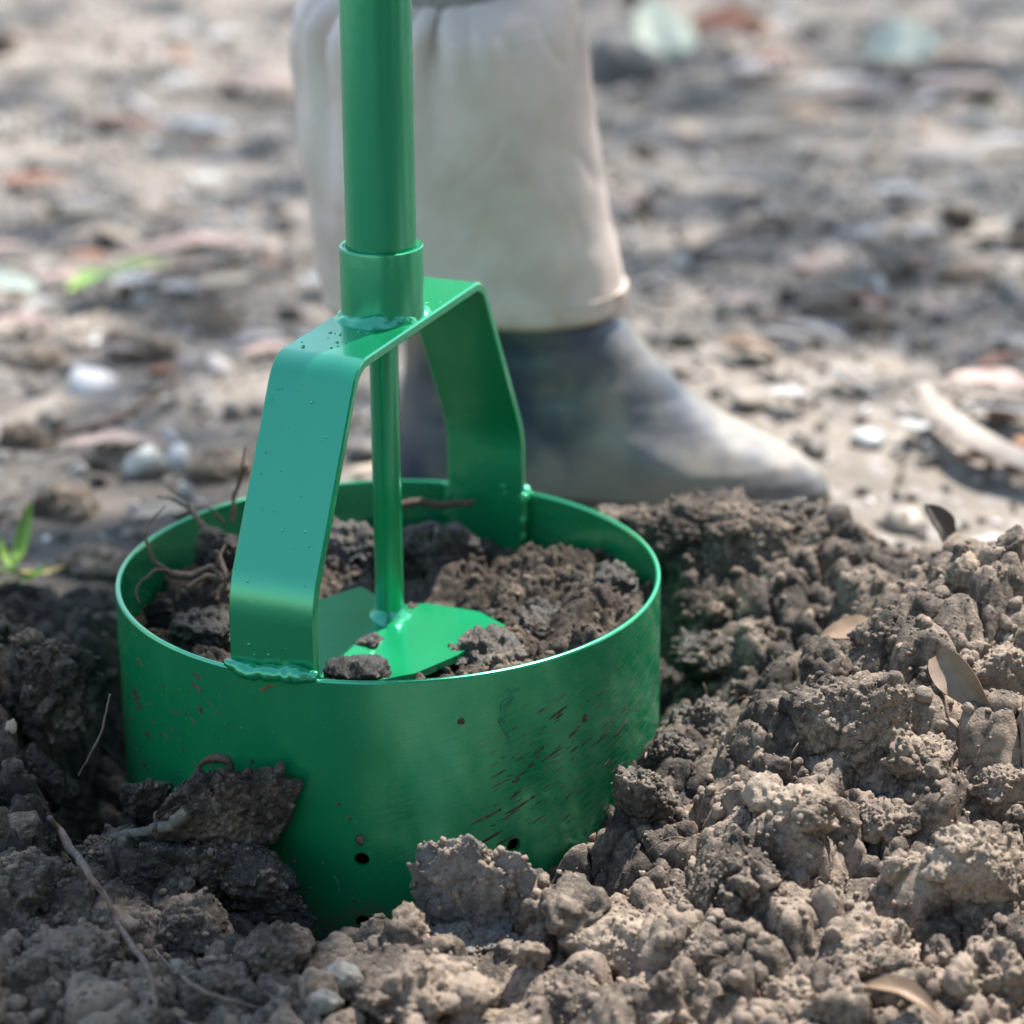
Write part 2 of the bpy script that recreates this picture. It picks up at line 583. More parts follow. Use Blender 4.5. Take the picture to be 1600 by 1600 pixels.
def heap_hit(px, py):
    """where the line of sight through a point of the picture meets the heap"""
    D = ray(px, py)
    k = np.linspace(1.0, 2.2, 2400)
    Q = CAM + D * k[:, None]
    inside = (Q[:, 0] > hx[0]) & (Q[:, 0] < hx[-1]) & (Q[:, 1] > hy[0]) & (Q[:, 1] < hy[-1])
    z = heap_z(Q[:, 0], Q[:, 1])
    below = inside & (Q[:, 2] < z) & (np.hypot(Q[:, 0], Q[:, 1]) > DR)
    return Q[np.argmax(below)] if below.any() else at_z(px, py, 0)

# the trodden ground far and near
def ground_surface():
    xs = np.unique(np.r_[-60, -30, -15, -8, -5, -3.5, np.arange(-2.6, -1.0, 0.03), np.arange(-1.0, 1.15, 0.007), np.arange(1.15, 2.8, 0.03), 3.5, 5, 8, 15, 30, 60])
    ys = np.unique(np.r_[-40, -20, -10, -5, -3, -2, -1.4, -1.0, np.arange(-0.8, 0.1, 0.02), np.arange(0.1, 1.0, 0.0065), np.arange(1.0, 2.6, 0.012), np.arange(2.6, 5, 0.03), 6, 8, 12, 20, 40, 80])
    X, Y = np.meshgrid(xs, ys)
    x, y = X.ravel(), Y.ravel()
    P = np.c_[x, y, 0 * x]
    near = 1 - sstep(3.0, 6.0, np.hypot(x, y))
    h = ground_h(x, y)
    Q = P + 0.012 * np.c_[fbm(P * 25, 2, 1), fbm(P * 25, 2, 2), 0 * x]
    rough = 0.2 + 0.7 * np.clip(fbm(P * 5, 2, 77) + 0.3, 0, 1)
    h = h + near * rough * (granules(Q, 61, 0.06, 0.0020) + granules(Q, 62, 0.026, 0.0018) + granules(Q, 63, 0.014, 0.0016))
    return np.c_[x, y, h], grid_faces(len(xs), len(ys)), xs, ys, h.reshape(X.shape)

def ground_material():
    m, nd, lk, b = mat_new('trodden_earth')
    geo = N(nd, 'ShaderNodeNewGeometry')
    pos = geo.outputs['Position']
    n1 = N(nd, 'ShaderNodeTexNoise', Scale=4.5, Detail=5.0, Roughness=0.6)
    n2 = N(nd, 'ShaderNodeTexNoise', Scale=70.0, Detail=5.0, Roughness=0.7)
    n3 = N(nd, 'ShaderNodeTexVoronoi', Scale=85.0)
    for n in (n1, n2, n3):
        lk.new(pos, n.inputs['Vector'])
    r = ramp(nd, [(0.36, (0.105, 0.090, 0.076)), (0.50, (0.165, 0.141, 0.118)), (0.66, (0.245, 0.205, 0.168))])
    s = math_n(nd, lk, 'ADD', math_n(nd, lk, 'MULTIPLY', n1.outputs['Fac'], 0.5), math_n(nd, lk, 'MULTIPLY', n2.outputs['Fac'], 0.5))
    lk.new(s, r.inputs[0])
    chips = ramp(nd, [(0.80, (0, 0, 0)), (0.86, (1, 1, 1))])
    sepc = N(nd, 'ShaderNodeSeparateColor')
    lk.new(n3.outputs['Color'], sepc.inputs[0])
    lk.new(sepc.outputs[0], chips.inputs[0])
    col = mixc(nd, lk, math_n(nd, lk, 'MULTIPLY', chips.outputs[0], 0.45), r.outputs[0], (0.34, 0.32, 0.31))
    # dark earth spilled around the hole
    sep = N(nd, 'ShaderNodeSeparateXYZ')
    lk.new(pos, sep.inputs[0])
    ex = math_n(nd, lk, 'POWER', math_n(nd, lk, 'DIVIDE', math_n(nd, lk, 'ADD', sep.outputs['X'], 0.16), 0.36), 2.0)
    ey = math_n(nd, lk, 'POWER', math_n(nd, lk, 'DIVIDE', math_n(nd, lk, 'SUBTRACT', sep.outputs['Y'], 0.10), 0.52), 2.0)
    dd = math_n(nd, lk, 'SQRT', math_n(nd, lk, 'ADD', ex, ey))
    dd = math_n(nd, lk, 'ADD', dd, math_n(nd, lk, 'MULTIPLY', math_n(nd, lk, 'SUBTRACT', s, 0.5), 2.2))
    dm = ramp(nd, [(0.62, (1, 1, 1)), (0.98, (0, 0, 0))])
    lk.new(dd, dm.inputs[0])
    col = mixc(nd, lk, math_n(nd, lk, 'MULTIPLY', dm.outputs[0], 0.85), col, (0.085, 0.072, 0.060))
    lk.new(col, b.inputs['Base Color'])
    b.inputs['Roughness'].default_value = 0.85
    bp = N(nd, 'ShaderNodeBump', Strength=0.6, Distance=0.002)
    lk.new(n2.outputs['Fac'], bp.inputs['Height'])
    lk.new(bp.outputs[0], b.inputs['Normal'])
    return m
M['ground'] = ground_material()
GV, GF, gxs, gys, GH = ground_surface()
ground = mesh_np('ground', GV, GF, M['ground'])
ground['kind'] = 'structure'

def ground_z(x, y):
    i = np.clip(np.searchsorted(gxs, x), 0, len(gxs) - 1)
    j = np.clip(np.searchsorted(gys, y), 0, len(gys) - 1)
    return GH[j, i]

# ------------------------------------------------------------------ the post hole digger
tool = empty('post_hole_digger', (-0.0001, 0.0, 0.0))
tool.rotation_euler = (0, math.radians(-0.4), 0)
tag(tool, 'green enamelled post hole digger with an open drum, bent yoke and long tube handle', 'post hole digger')
RIM = 0.100
AZ = math.radians(21.8)
yr = np.array([math.sin(AZ), math.cos(AZ), 0.0])         # along the yoke, away from the camera
yw = np.array([math.cos(AZ), -math.sin(AZ), 0.0])        # across the flat bar

def cyl_hit(px, py, R=DR):
    D = ray(px, py)
    o = CAM - np.array(tool.location)
    a = D[0] ** 2 + D[1] ** 2
    b2 = 2 * (o[0] * D[0] + o[1] * D[1])
    c2 = o[0] ** 2 + o[1] ** 2 - R * R
    k = (-b2 - math.sqrt(b2 * b2 - 4 * a * c2)) / (2 * a)
    return o + D * k

def make_drum():
    t = 0.0030
    Ro, Ri = DR, DR - t
    prof = [(Ri, -0.11)]
    prof += [(Ri, z) for z in np.linspace(-0.09, RIM - 0.0012, 8)]
    prof += [(Ri + 0.0004, RIM - 0.0003), (Ri + 0.0012, RIM), (Ro - 0.0012, RIM), (Ro - 0.0004, RIM - 0.0003)]
    prof += [(Ro, z) for z in np.linspace(RIM - 0.0012, -0.09, 8)]
    prof += [(Ro, -0.11)]
    V, F = lathe(prof, 192, True)
    d = pymesh('drum', V, F[:, ::-1], M['paint_dirty'], tool)
    # drain holes, drilled right through the wall
    cut = []
    holes = [cyl_hit(565, 1343), cyl_hit(803, 1322), cyl_hit(568, 1441)]
    a0 = math.atan2(holes[0][1], holes[0][0])
    da = math.atan2(holes[1][1], holes[1][0]) - a0
    spots = [(a0 + k * da, holes[0][2] if k else holes[0][2]) for k in range(-2, 5)] + [(a0 + k * da, holes[2][2]) for k in (-1, 0, 1, 2)]
    bm = bmesh.new()
    for a, z in spots:
        mtx = Matrix.Translation((DR * math.cos(a), DR * math.sin(a), z)) @ Matrix.Rotation(a, 4, 'Z') @ Matrix.Rotation(math.pi / 2, 4, 'Y')
        bmesh.ops.create_cone(bm, cap_ends=True, segments=20, radius1=0.0039, radius2=0.0039, depth=0.02, matrix=mtx)
    cm = bpy.data.meshes.new('drill')
    bm.to_mesh(cm)
    bm.free()
    co = bpy.data.objects.new('drill', cm)
    C.objects.link(co)
    md = d.modifiers.new('holes', 'BOOLEAN')
    md.object = co
    md.operation = 'DIFFERENCE'
    md.solver = 'EXACT'
    dg = bpy.context.evaluated_depsgraph_get()
    me = bpy.data.meshes.new_from_object(d.evaluated_get(dg))
    d.modifiers.clear()
    d.data = me
    me.name = 'drum'
    bpy.data.objects.remove(co)
    # true cylinder normals so that the drilled wall shades smoothly
    nr = []
    for p in me.polygons:
        for li in p.loop_indices:
            v = me.vertices[me.loops[li].vertex_index].co
            n = p.normal
            r2 = Vector((v.x, v.y, 0)).normalized()
            dt = n.dot(r2)
            if abs(dt) > 0.97:
                nr.append(r2 * (1 if dt > 0 else -1))
            else:
                nr.append(n.copy())
    me.polygons.foreach_set('use_smooth', np.full(len(me.polygons), True))
    me.normals_split_custom_set(nr)
    return d
drum = make_drum()

def fillet(pts, rads, n=8):
    """a 2-D path with rounded corners"""
    out = [np.array(pts[0])]
    for i in range(1, len(pts) - 1):
        p, a, b = np.array(pts[i]), np.array(pts[i - 1]), np.array(pts[i + 1])
        u, v = (a - p) / np.linalg.norm(a - p), (b - p) / np.linalg.norm(b - p)
        th = math.acos(np.clip(u @ v, -1, 1))
        L = rads[i] / math.tan(th / 2)
        s, e = p + u * L, p + v * L
        bis = (u + v) / np.linalg.norm(u + v)
        c = p + bis * (rads[i] / math.sin(th / 2))
        a0 = math.atan2(*(s - c)[::-1])
        a1 = math.atan2(*(e - c)[::-1])
        dd = (a1 - a0 + math.pi) % (2 * math.pi) - math.pi
        for k in range(n + 1):
            q = a0 + dd * k / n
            out.append(c + rads[i] * np.array([math.cos(q), math.sin(q)]))
    out.append(np.array(pts[-1]))
    return np.array(out)

YT = 0.2450                                     # underside of the cross bar
def make_yoke():
    rb, rl = 0.082, 0.1415
    pts = [(-rl, 0.045), (-rl, 0.138), (-rb, YT), (rb, YT), (rl, 0.138), (rl, 0.045)]
    path = fillet(pts, [0, 0.050, 0.017, 0.017, 0.050, 0], 10)
    T = np.gradient(path, axis=0)
    T /= np.linalg.norm(T, axis=1)[:, None]
    nrm = np.c_[-T[:, 1], T[:, 0]]
    hw, ht, bv = 0.0240, 0.0027, 0.0009
    prof = [(-hw + bv, -ht), (hw - bv, -ht), (hw, -ht + bv), (hw, ht - bv), (hw - bv, ht), (-hw + bv, ht), (-hw, ht - bv), (-hw, -ht + bv)]
    V = []
    for (r, z), n in zip(path, nrm):
        for a, b in prof:
            q = yr * (r + n[0] * b) + yw * a
            V.append((q[0], q[1], z + n[1] * b))
    F = [tuple(f) for f in grid_faces(8, len(path), True)]
    F += [tuple(range(7, -1, -1)), tuple((len(path) - 1) * 8 + k for k in range(8))]
    return pymesh('yoke', V, F, M['paint'], tool, True, 30)
make_yoke()
CT = YT + 0.0027

def make_collar():
    ro, ri = 0.0224, 0.0199
    prof = [(ri, CT - 0.001), (ri, CT + 0.0375), (ri + 0.0007, CT + 0.0385), (ro - 0.0008, CT + 0.0385), (ro - 0.0002, CT + 0.038), (ro, CT + 0.037), (ro, CT - 0.001)]
    V, F = lathe(prof, 72, True)
    pymesh('collar', V, F[:, ::-1], M['paint'], tool, True, 35)
    V, F = lathe([(0.0188, CT + 0.001), (0.0188, 0.62), (0.0188, 1.02)], 64)
    F = [tuple(q) for q in F] + [tuple(range(63, -1, -1)), tuple(128 + k for k in range(64))]
    pole = pymesh('handle_tube', V, F, M['paint'], tool, True, 40)
    # the paint line left between tube and collar
    V, F = tube([(0.0194 * math.cos(a), 0.0194 * math.sin(a), CT + 0.0372) for a in np.linspace(0, 2 * math.pi, 40)], [0.0008] * 3, 160, 6, 0.0004, 3)
    pymesh('paint_fillet', V, F, M['paint'], tool)
    # T handle, above the picture
    V, F = tube([(-0.20, 0, 1.03), (0, 0, 1.03), (0.20, 0, 1.03)], [0.0165] * 3, 9, 24)
    pymesh('handle_grip', V, F, M['paint'], tool, True, 40)
make_collar()

def weld_bead(path, rad, n, seed, name, lump=0.35, freq=150):
    """a hand-laid weld: overlapping ripples along a path"""
    V, F = tube(path, rad, n, 12)
    P = catmull(path, n)
    ctr = np.repeat(P, 12, axis=0)
    d = V - ctr
    k = 1 + lump * (1.9 * fbm(V * freq, 3, seed))
    return pymesh(name, ctr + d * k[:, None], F, M['paint'], tool)

def ring_path(R, a0, a1, z, n=14, squash=0.0, seed=0):
    return [((R + squash * math.sin(7 * a + seed)) * math.cos(a), (R + squash * math.sin(7 * a + seed)) * math.sin(a), z) for a in np.linspace(a0, a1, n)]

az_f = math.atan2(-yr[1], -yr[0])

def weld_fillet(R, a0, a1, hgt, wid, seed):
    """weld metal run into the corner between the collar and the bar, thick and uneven"""
    na, npf = 110, 12
    A = np.linspace(a0, a1, na)
    V = []
    for i, a in enumerate(A):
        e = math.sin(math.pi * i / (na - 1)) ** 0.35
        q = np.array([[math.cos(a) * 1.7, math.sin(a) * 1.7, seed]])
        m_ = e * (0.75 + 0.9 * float(fbm(q * 0.8, 2, seed)[0]))
        m2 = e * (0.75 + 1.0 * float(fbm(q * 0.9 + 7, 2, seed + 3)[0]))
        for t in np.linspace(0, 1, npf):
            bulge = 0.20 * math.sin(math.pi * t) * (1 + 0.9 * float(perlin(q * 1.3 + t * 0.8, seed + 9)[0]))
            grit = 0.0005 * float(perlin(np.array([[a * 14, t * 3.0, seed]]), 77)[0])
            r = R - 0.0004 + grit * math.sin(math.pi * t) + wid * max(m_, 0.05) * (t ** 1.4 + bulge * 0.8)
            z = CT - 0.0003 + hgt * max(m2, 0.05) * ((1 - t) ** 1.4 + bulge)
            V.append((r * math.cos(a), r * math.sin(a), z))
    return pymesh('weld_bead', np.array(V), [tuple(f) for f in grid_faces(npf, na)], M['paint'], tool)
weld_fillet(0.0224, az_f - 1.35, az_f + 1.35, 0.0085, 0.0078, 5)
weld_fillet(0.0224, az_f + math.pi - 1.3, az_f + math.pi + 1.3, 0.0060, 0.0060, 8)
# beads that close the yoke on to the rim, front and back
for s, sd_ in ((-1, 12), (1, 19)):
    base = yr * s * 0.1472
    p = []
    for q in np.linspace(-0.026, 0.026, 9):
        v = base + yw * q
        rr = math.hypot(v[0], v[1])
        v = v * (0.1478 / rr)
        p.append((v[0], v[1], RIM + 0.0003 + 0.0012 * math.sin(3 * q / 0.026 + sd_)))
    weld_bead(p, [0.0022, 0.0042, 0.0046, 0.0040, 0.0050, 0.0046, 0.0030], 70, sd_, 'weld_bead', 0.3, 95)
# the vertical bead where the far leg runs down inside the drum
for sgn in (1, -1):
    e = yr * 0.1405 + yw * (0.0243 * sgn)
    weld_bead([(e[0], e[1], 0.052), (e[0], e[1], 0.075), (e[0] * 1.005, e[1] * 1.005, RIM + 0.001)], [0.0022, 0.0024, 0.0030], 40, 31 + sgn, 'weld_bead', 0.35)

def drops():
    parts = []
    spots = []
    def dot(p, r, flat):
        V, F = ico(2)
        nrm = np.array(flat) / np.linalg.norm(flat)
        d = V * r
        d = d - nrm * (d @ nrm)[:, None] * 0.4
        parts.append((d + np.array(p), F))
    # spatter on the cross bar beside the welds and paint beads on the legs
    for k in range(24):
        a = rng.uniform(-0.07, -0.026) if k < 16 else rng.uniform(0.026, 0.06)
        q = yr * a + yw * rng.uniform(-0.02, 0.02)
        dot((q[0], q[1], CT + 0.0001), rng.uniform(0.0004, 0.0011), (0, 0, 1))
    for k in range(26):                          # down the sloping front leg
        f = rng.uniform(0.1, 0.95)
        r_, z_ = 0.082 + (0.1415 - 0.082) * f, YT + (0.138 - YT) * f
        n2 = np.array([0.107, 0.0595])
        n2 /= np.linalg.norm(n2)
        q = -yr * (r_ + n2[0] * 0.0027) + yw * rng.uniform(-0.02, 0.02)
        dot((q[0], q[1], z_ + n2[1] * 0.0027), rng.uniform(0.0003, 0.0008), (-yr[0] * n2[0], -yr[1] * n2[0], n2[1]))
    for wq, zq, r in ((0.012, 0.104, 0.0016), (0.013, 0.100, 0.0011), (-0.002, 0.118, 0.0009), (-0.008, 0.112, 0.0006), (0.010, 0.094, 0.0005)):
        q = yr * (0.1415 - 0.0027) + yw * wq
        dot((q[0], q[1], zq), r, yr)
    for wq, zq, r in ((-0.013, 0.112, 0.0010), (-0.002, 0.108, 0.0008), (0.008, 0.113, 0.0005), (-0.010, 0.107, 0.0007)):
        q = -yr * (0.1415 + 0.0027) + yw * wq
        dot((q[0], q[1], zq), r, yr)
    V, F = join(*[(v, f) for v, f in parts])
    o = pymesh('paint_spatter', V, F, M['paint'], tool)
    o['kind'] = 'stuff'
drops()

V, F = tube([(0, 0, 0.068), (0, 0, 0.15), (0, 0, YT)], [0.0079] * 3, 6, 32)
pymesh('rod', V, F, M['paint'], tool, True, 40)
V, F = lathe([(0.0079, 0.0790), (0.0088, 0.0775), (0.0108, 0.0752), (0.0145, 0.0728)], 40)
V = V * (1 + 0.10 * perlin(V * 240, 4))[:, None] * np.array([1, 1, 0]) + V * np.array([0, 0, 1.0])
pymesh('weld_bead', V, F, M['paint'], tool)

def blade(pts, tilt_axis, tilt, name):
    """one of the two cutting plates at the foot of the rod"""
    P = np.array([(x, y, 0.0) for x, y in pts])
    a = np.array([math.cos(tilt_axis), math.sin(tilt_axis), 0])
    b = np.array([-a[1], a[0], 0])
    d = P @ b
    top = a * (P @ a)[:, None] + b * (d * math.cos(tilt))[:, None] + np.array([0, 0, 1]) * (d * math.sin(tilt))[:, None]
    top = top + np.array([0, 0, 0.0735])
    n = len(P)
    V = np.r_[top, top - np.array([0, 0, 0.004])]
    F = [tuple(range(n)), tuple(range(2 * n - 1, n - 1, -1))] + [(i, n + i, n + (i + 1) % n, (i + 1) % n) for i in range(n)]
    return pymesh(name, V, F, M['paint'], tool, False)

def plate_pts(pix):
    o = np.array(tool.location)
    out = []
    for px, py in pix:
        q = at_z(px, py, 0.0735)
        out.append((q[0] - o[0], q[1] - o[1]))
    return out
right = plate_pts([(611, 944), (668, 944), (750, 962), (792, 988), (716, 1034), (652, 1060), (560, 1075), (606, 985)])
left = plate_pts([(606, 944), (606, 985), (560, 1075), (470, 1040), (440, 985), (490, 955), (565, 928)])
def ccw(p):
    a = sum(p[i][0] * p[(i + 1) % len(p)][1] - p[(i + 1) % len(p)][0] * p[i][1] for i in range(len(p)))
    return p if a > 0 else p[::-1]
blade(ccw(right), math.radians(60), math.radians(-3), 'cutting_plate')
blade(ccw(left), math.radians(60), math.radians(9), 'cutting_plate')

# ------------------------------------------------------------------ soil inside the drum
def fill_h(x, y):
    a = np.degrees(np.arctan2(y, x))
    r = np.hypot(x, y)
    edge = np.interp(a, [-180, -150, -120, -90, -60, -30, 0, 40, 75, 110, 150, 180], [0.058, 0.060, 0.062, 0.064, 0.068, 0.074, 0.076, 0.068, 0.060, 0.060, 0.056, 0.056])
    ctr = 0.061
    h = ctr + (edge - ctr) * sstep(0.045, 0.115, r)
    h += 0.012 * g2(x, y, 0.02, 0.065, 0.05, 0.02) + 0.008 * g2(x, y, 0.085, 0.03, 0.03, 0.03)
    h += 0.018 * g2(x, y, -0.085, 0.055, 0.025, 0.03)
    return h

def drum_fill():
    nr_, na = 150, 520
    rs = np.linspace(0.004, DR - 0.0042, nr_)
    th = np.linspace(0, 2 * np.pi, na, endpoint=False)
    T, R_ = np.meshgrid(th, rs)
    x, y = (R_ * np.cos(T)).ravel(), (R_ * np.sin(T)).ravel()
    P = np.c_[x, y, fill_h(x, y)]
    Q = P + 0.006 * np.c_[fbm(P * 40, 2, 1), fbm(P * 40, 2, 2), fbm(P * 40, 2, 3)]
    h = 0.008 * fbm(P * 28, 3, 131) + granules(Q, 141, 0.030, 0.010) + torn(Q, 142, 0.018, 0.0066) + torn(Q, 143, 0.0070, 0.0024) + granules(Q, 144, 0.0034, 0.0011)
    amp = 0.35 + 0.65 * sstep(0.03, 0.07, R_.ravel())
    Vv = np.c_[x, y, P[:, 2] + h * amp]
    Vv = np.r_[Vv, [[0, 0, Vv[:na, 2].mean()]]]
    F = grid_faces(na, nr_, True)
    F = np.r_[F, [[(k + 1) % na, k, len(Vv) - 1, len(Vv) - 1] for k in range(na)]][:len(F)]
    return Vv, F
DV, DF = drum_fill()
fill = mesh_np('soil_fill', DV + np.array([tool.location[0], 0, 0]), DF, M['soil_dry'])
fill['kind'] = 'stuff'
fill['label'] = 'dark wet crumbly soil filling the green drum'

def fill_z(x, y):
    k = np.argmin((DV[:, 0] - x) ** 2 + (DV[:, 1] - y) ** 2)
    return DV[k, 2]

# ------------------------------------------------------------------ clods
def clod_mesh(size, seed, sub=5, lumpy=0.30, gran=1.0, flat=0.0, mat=None, facet=0.0, fine=True):
    """a broken lump of earth: size = three half axes in metres"""
    V, F = ico(sub)
    if fine and sub > 4:                         # more points on the upper front, where the lump is seen
        V = V + 0.45 * np.array([0, -0.75, 0.66])
        V = V / np.linalg.norm(V, axis=1)[:, None]
    S = np.array(size)
    off = np.array([seed * 3.17, seed * 1.31, seed * 7.9])
    k = 1 + lumpy * 1.6 * fbm(V * 1.15 + off, 3, seed)
    face = np.zeros(len(V))
    if facet:
        rg = np.random.default_rng(seed)
        for _ in range(9):
            n = rg.normal(size=3)
            n /= np.linalg.norm(n)
            d = V @ n
            lim = rg.uniform(0.55, 0.82)
            hit = d * k > lim
            face = np.where(hit, 1.0, face)
            k = np.where(hit, k * (1 - facet) + facet * lim / np.maximum(d, 1e-3), k)
    P = V * k[:, None] * S
    nr_ = V / S
    nr_ /= np.linalg.norm(nr_, axis=1)[:, None]
    s = S.mean()
    Q = P + off * 0.01
    h = np.zeros(len(P))
    if gran:
        rg2 = np.random.default_rng(seed + 99)
        fz, gz = rg2.uniform(0.8, 1.35), rg2.uniform(0.35, 0.95)
        cut = (0.06 + 0.94 * sstep(-0.10, 0.28, fbm(V * 1.6 + off, 2, seed + 40))) * (1 - 0.8 * face)
        h += (1 - 0.6 * face) * torn(Q, seed + 1, 0.62 * s * fz, 0.26 * s * gran) if s > 0.012 else 0
        Q = Q + 0.0022 * np.c_[fbm(Q * 190, 2, seed + 7), fbm(Q * 190, 2, seed + 8), fbm(Q * 190, 2, seed + 9)]
        h += cut * gz * torn(Q + 1, seed + 2, 0.0095 * fz, 0.0044 * gran)
        h += (0.25 + 0.75 * cut) * torn(Q + 2, seed + 3, 0.0050, 0.0019 * gran)
        if fine and sub > 4:
            h += granules(Q + 3, seed + 4, 0.0027, 0.0010 * gran)
    h += 0.0022 * fbm(Q * 150, 4, seed + 5, 0.6)
    return mesh_np('clod', P + nr_ * h[:, None], F, mat or M['soil'], data_only=True)

nclod = [0]
def clod(px, py, wpx, hpx, label, mat='soil', seed=None, y=None, rot=0.0, deep=0.75, sub=5, lumpy=0.32, gran=1.0, facet=0.75, lift=0.0, name='clod', cat='clod', tilt=0.0):
    """a clod whose middle is seen at (px, py) and that looks wpx by hpx in the 1600-pixel photograph"""
    nclod[0] += 1
    seed = seed or 200 + nclod[0] * 13
    p = at_y(px, py, y) if y is not None else heap_hit(px, py)
    d = np.linalg.norm(p - CAM)
    m = d / FPX
    hw = wpx * m * 0.5
    hh = hpx * m * 0.5
    dep = deep * hw
    me = clod_mesh((hw * 0.88, dep, hh * 0.88), seed, sub, lumpy, gran, mat=M[mat], facet=facet)
    o = link(name, me)
    o.location = p + np.array([0, dep * 0.15, lift])
    o.rotation_euler = (math.radians(10), math.radians(tilt), rot)
    return tag(o, label, cat)

G_R = 'loose clods on the heap right of the drum'
big = [
    # right hand heap, from the back to the front
    (1130, 850, 330, 150, 'broad crusted clod on the ridge just below the boot toe', 'soil', dict(y=0.115, deep=0.55, lumpy=0.25)),
    (1000, 830, 150, 110, 'rounded brown clod on the ridge beside the right rim of the drum', 'soil', dict(y=0.12)),
    (1235, 815, 130, 80, 'dark overhanging clod under the tip of the boot toe', 'soil_wet', dict(y=0.12)),
    (1335, 880, 110, 90, 'small dark clod in the dip between the ridge and the highest clod', 'soil_wet', dict(y=0.10)),
    (1505, 960, 200, 190, 'tall pale sandy clod standing highest at the right edge of the heap', 'soil_dry', dict(y=0.0, deep=0.7, lumpy=0.24)),
    (1570, 1060, 150, 160, 'dark crumbling clod leaning under the tall sandy clod', 'soil', dict()),
    (1395, 1000, 130, 90, 'flat brown clod left of the tall sandy clod', 'soil', dict()),
    (1340, 1130, 250, 190, 'big rounded clod that the curled dry leaf lies on', 'soil', dict(lumpy=0.22)),
    (1285, 1110, 110, 120, 'upright yellowish clod in front of the big rounded clod', 'soil_dry', dict(lift=0.004)),
    (1110, 1150, 150, 120, 'dark crumbly clod wedged against the right wall of the drum', 'soil_wet', dict()),
    (1120, 1030, 180, 100, 'low shaded clod in the hollow right of the drum', 'soil_wet', dict()),
    (1010, 1260, 130, 170, 'dark granular clod leaning on the lower right wall of the drum', 'soil_wet', dict(deep=0.5)),
    (1050, 1180, 90, 90, 'small dark clod tucked under the right edge of the drum', 'soil_wet', dict()),
    (1440, 1190, 150, 90, 'tan clod with a shaded hollow beneath it on the right slope', 'soil_dry', dict()),
    (1255, 1290, 130, 130, 'knobbly tan clod in the middle of the right slope', 'soil_dry', dict(lift=0.004)),
    (1380, 1290, 130, 90, 'dull brown clod right of the knobbly tan clod', 'soil', dict()),
    (1150, 1390, 210, 160, 'large warty clod low on the right slope', 'soil', dict(lumpy=0.24)),
    (1410, 1360, 78, 70, 'small round clod like a ball on the right slope', 'soil', dict(lumpy=0.12)),
    (1520, 1370, 160, 180, 'block-shaped tan clod with flat sunlit faces', 'soil_dry', dict(lumpy=0.18, facet=0.7, gran=0.7)),
    (1560, 1230, 120, 100, 'brown clod at the right edge above the block-shaped clod', 'soil', dict()),
    (955, 1490, 230, 130, 'smooth wedge-shaped tan clod in front of the drum', 'soil_dry', dict(lumpy=0.16, facet=0.7, gran=0.35, lift=0.006)),
    (1100, 1490, 110, 95, 'angular dark brown clod beside the smooth wedge', 'soil', dict(facet=0.8, lumpy=0.15, gran=0.3)),
    (1350, 1500, 190, 110, 'broad pale crumbly clod at the bottom right', 'soil_dry', dict()),
    (1550, 1540, 150, 120, 'grey brown clod in the bottom right corner', 'soil', dict()),
    (1240, 1560, 170, 90, 'blurred tan clod at the bottom edge right of the middle', 'soil_dry', dict()),
    (900, 1570, 150, 80, 'blurred brown clod at the bottom edge below the wedge', 'soil', dict()),
    # in front and on the left
    (752, 1440, 280, 320, 'tall grey slab of clay with a peak standing in front of the drum', 'clay_grey', dict(y=-0.205, deep=0.28, lumpy=0.55, gran=0.5, seed=81, lift=0.004, facet=0.3)),
    (690, 1510, 330, 160, 'broad grey clay clod that the peaked slab rises from', 'clay_grey', dict(y=-0.225, deep=0.4, lumpy=0.3, gran=0.6)),
    (600, 1545, 230, 90, 'broad brown clod at the foot of the clay slab', 'soil', dict(gran=0.8)),
    (350, 1285, 300, 200, 'matted dark clod stuck to the lower left front of the drum', 'soil', dict(y=-0.152, deep=0.30, lumpy=0.3, gran=0.6)),
    (232, 1262, 110, 130, 'small dark clod stuck to the left of the drum', 'soil_wet', dict(y=-0.118, deep=0.4, gran=0.6)),
    (395, 1370, 170, 110, 'dark clod fallen below the matted clod on the drum', 'soil_wet', dict(y=-0.172, gran=0.6)),
    (290, 1375, 240, 150, 'broad dark clod filling the corner under the matted clod', 'soil_wet', dict(y=-0.168, gran=0.7, deep=0.4)),
    (425, 1420, 150, 110, 'dark clod leaning on the foot of the drum left of the lowest hole', 'soil_wet', dict(y=-0.172, gran=0.7, deep=0.5)),
    (75, 1080, 190, 190, 'big pitted clod with fine grains at the left edge', 'soil', dict(y=-0.03, lumpy=0.25)),
    (60, 1235, 150, 140, 'dark clod at the left edge below the big pitted clod', 'soil', dict(y=-0.07)),
    (175, 1340, 150, 110, 'grey clod carrying the crusted root left of the drum', 'soil', dict(y=-0.15)),
    (50, 1380, 160, 110, 'soft grey brown clod in the lower left', 'soil', dict()),
    (300, 1440, 150, 100, 'crumbly clod behind the pale twig in the lower left', 'soil', dict()),
    (110, 1500, 170, 100, 'blurred clod in the bottom left corner', 'soil', dict()),
    (430, 1500, 170, 110, 'blurred brown clod between the twig and the white pebble', 'soil', dict()),
    (345, 1560, 120, 80, 'blurred small clod at the bottom edge near the twig', 'soil', dict()),
    (700, 1585, 120, 60, 'dark rounded clod at the bottom edge below the clay slab', 'soil_wet', dict()),
]
for px, py, wp, hp, lab, mt, kw in big:
    sub = 6 if wp * hp > 26000 and py < 1450 else 5 if wp * hp > 8000 else 4
    clod(px, py, wp, hp, lab, mt, sub=sub, rot=random.uniform(-0.4, 0.4), **kw)

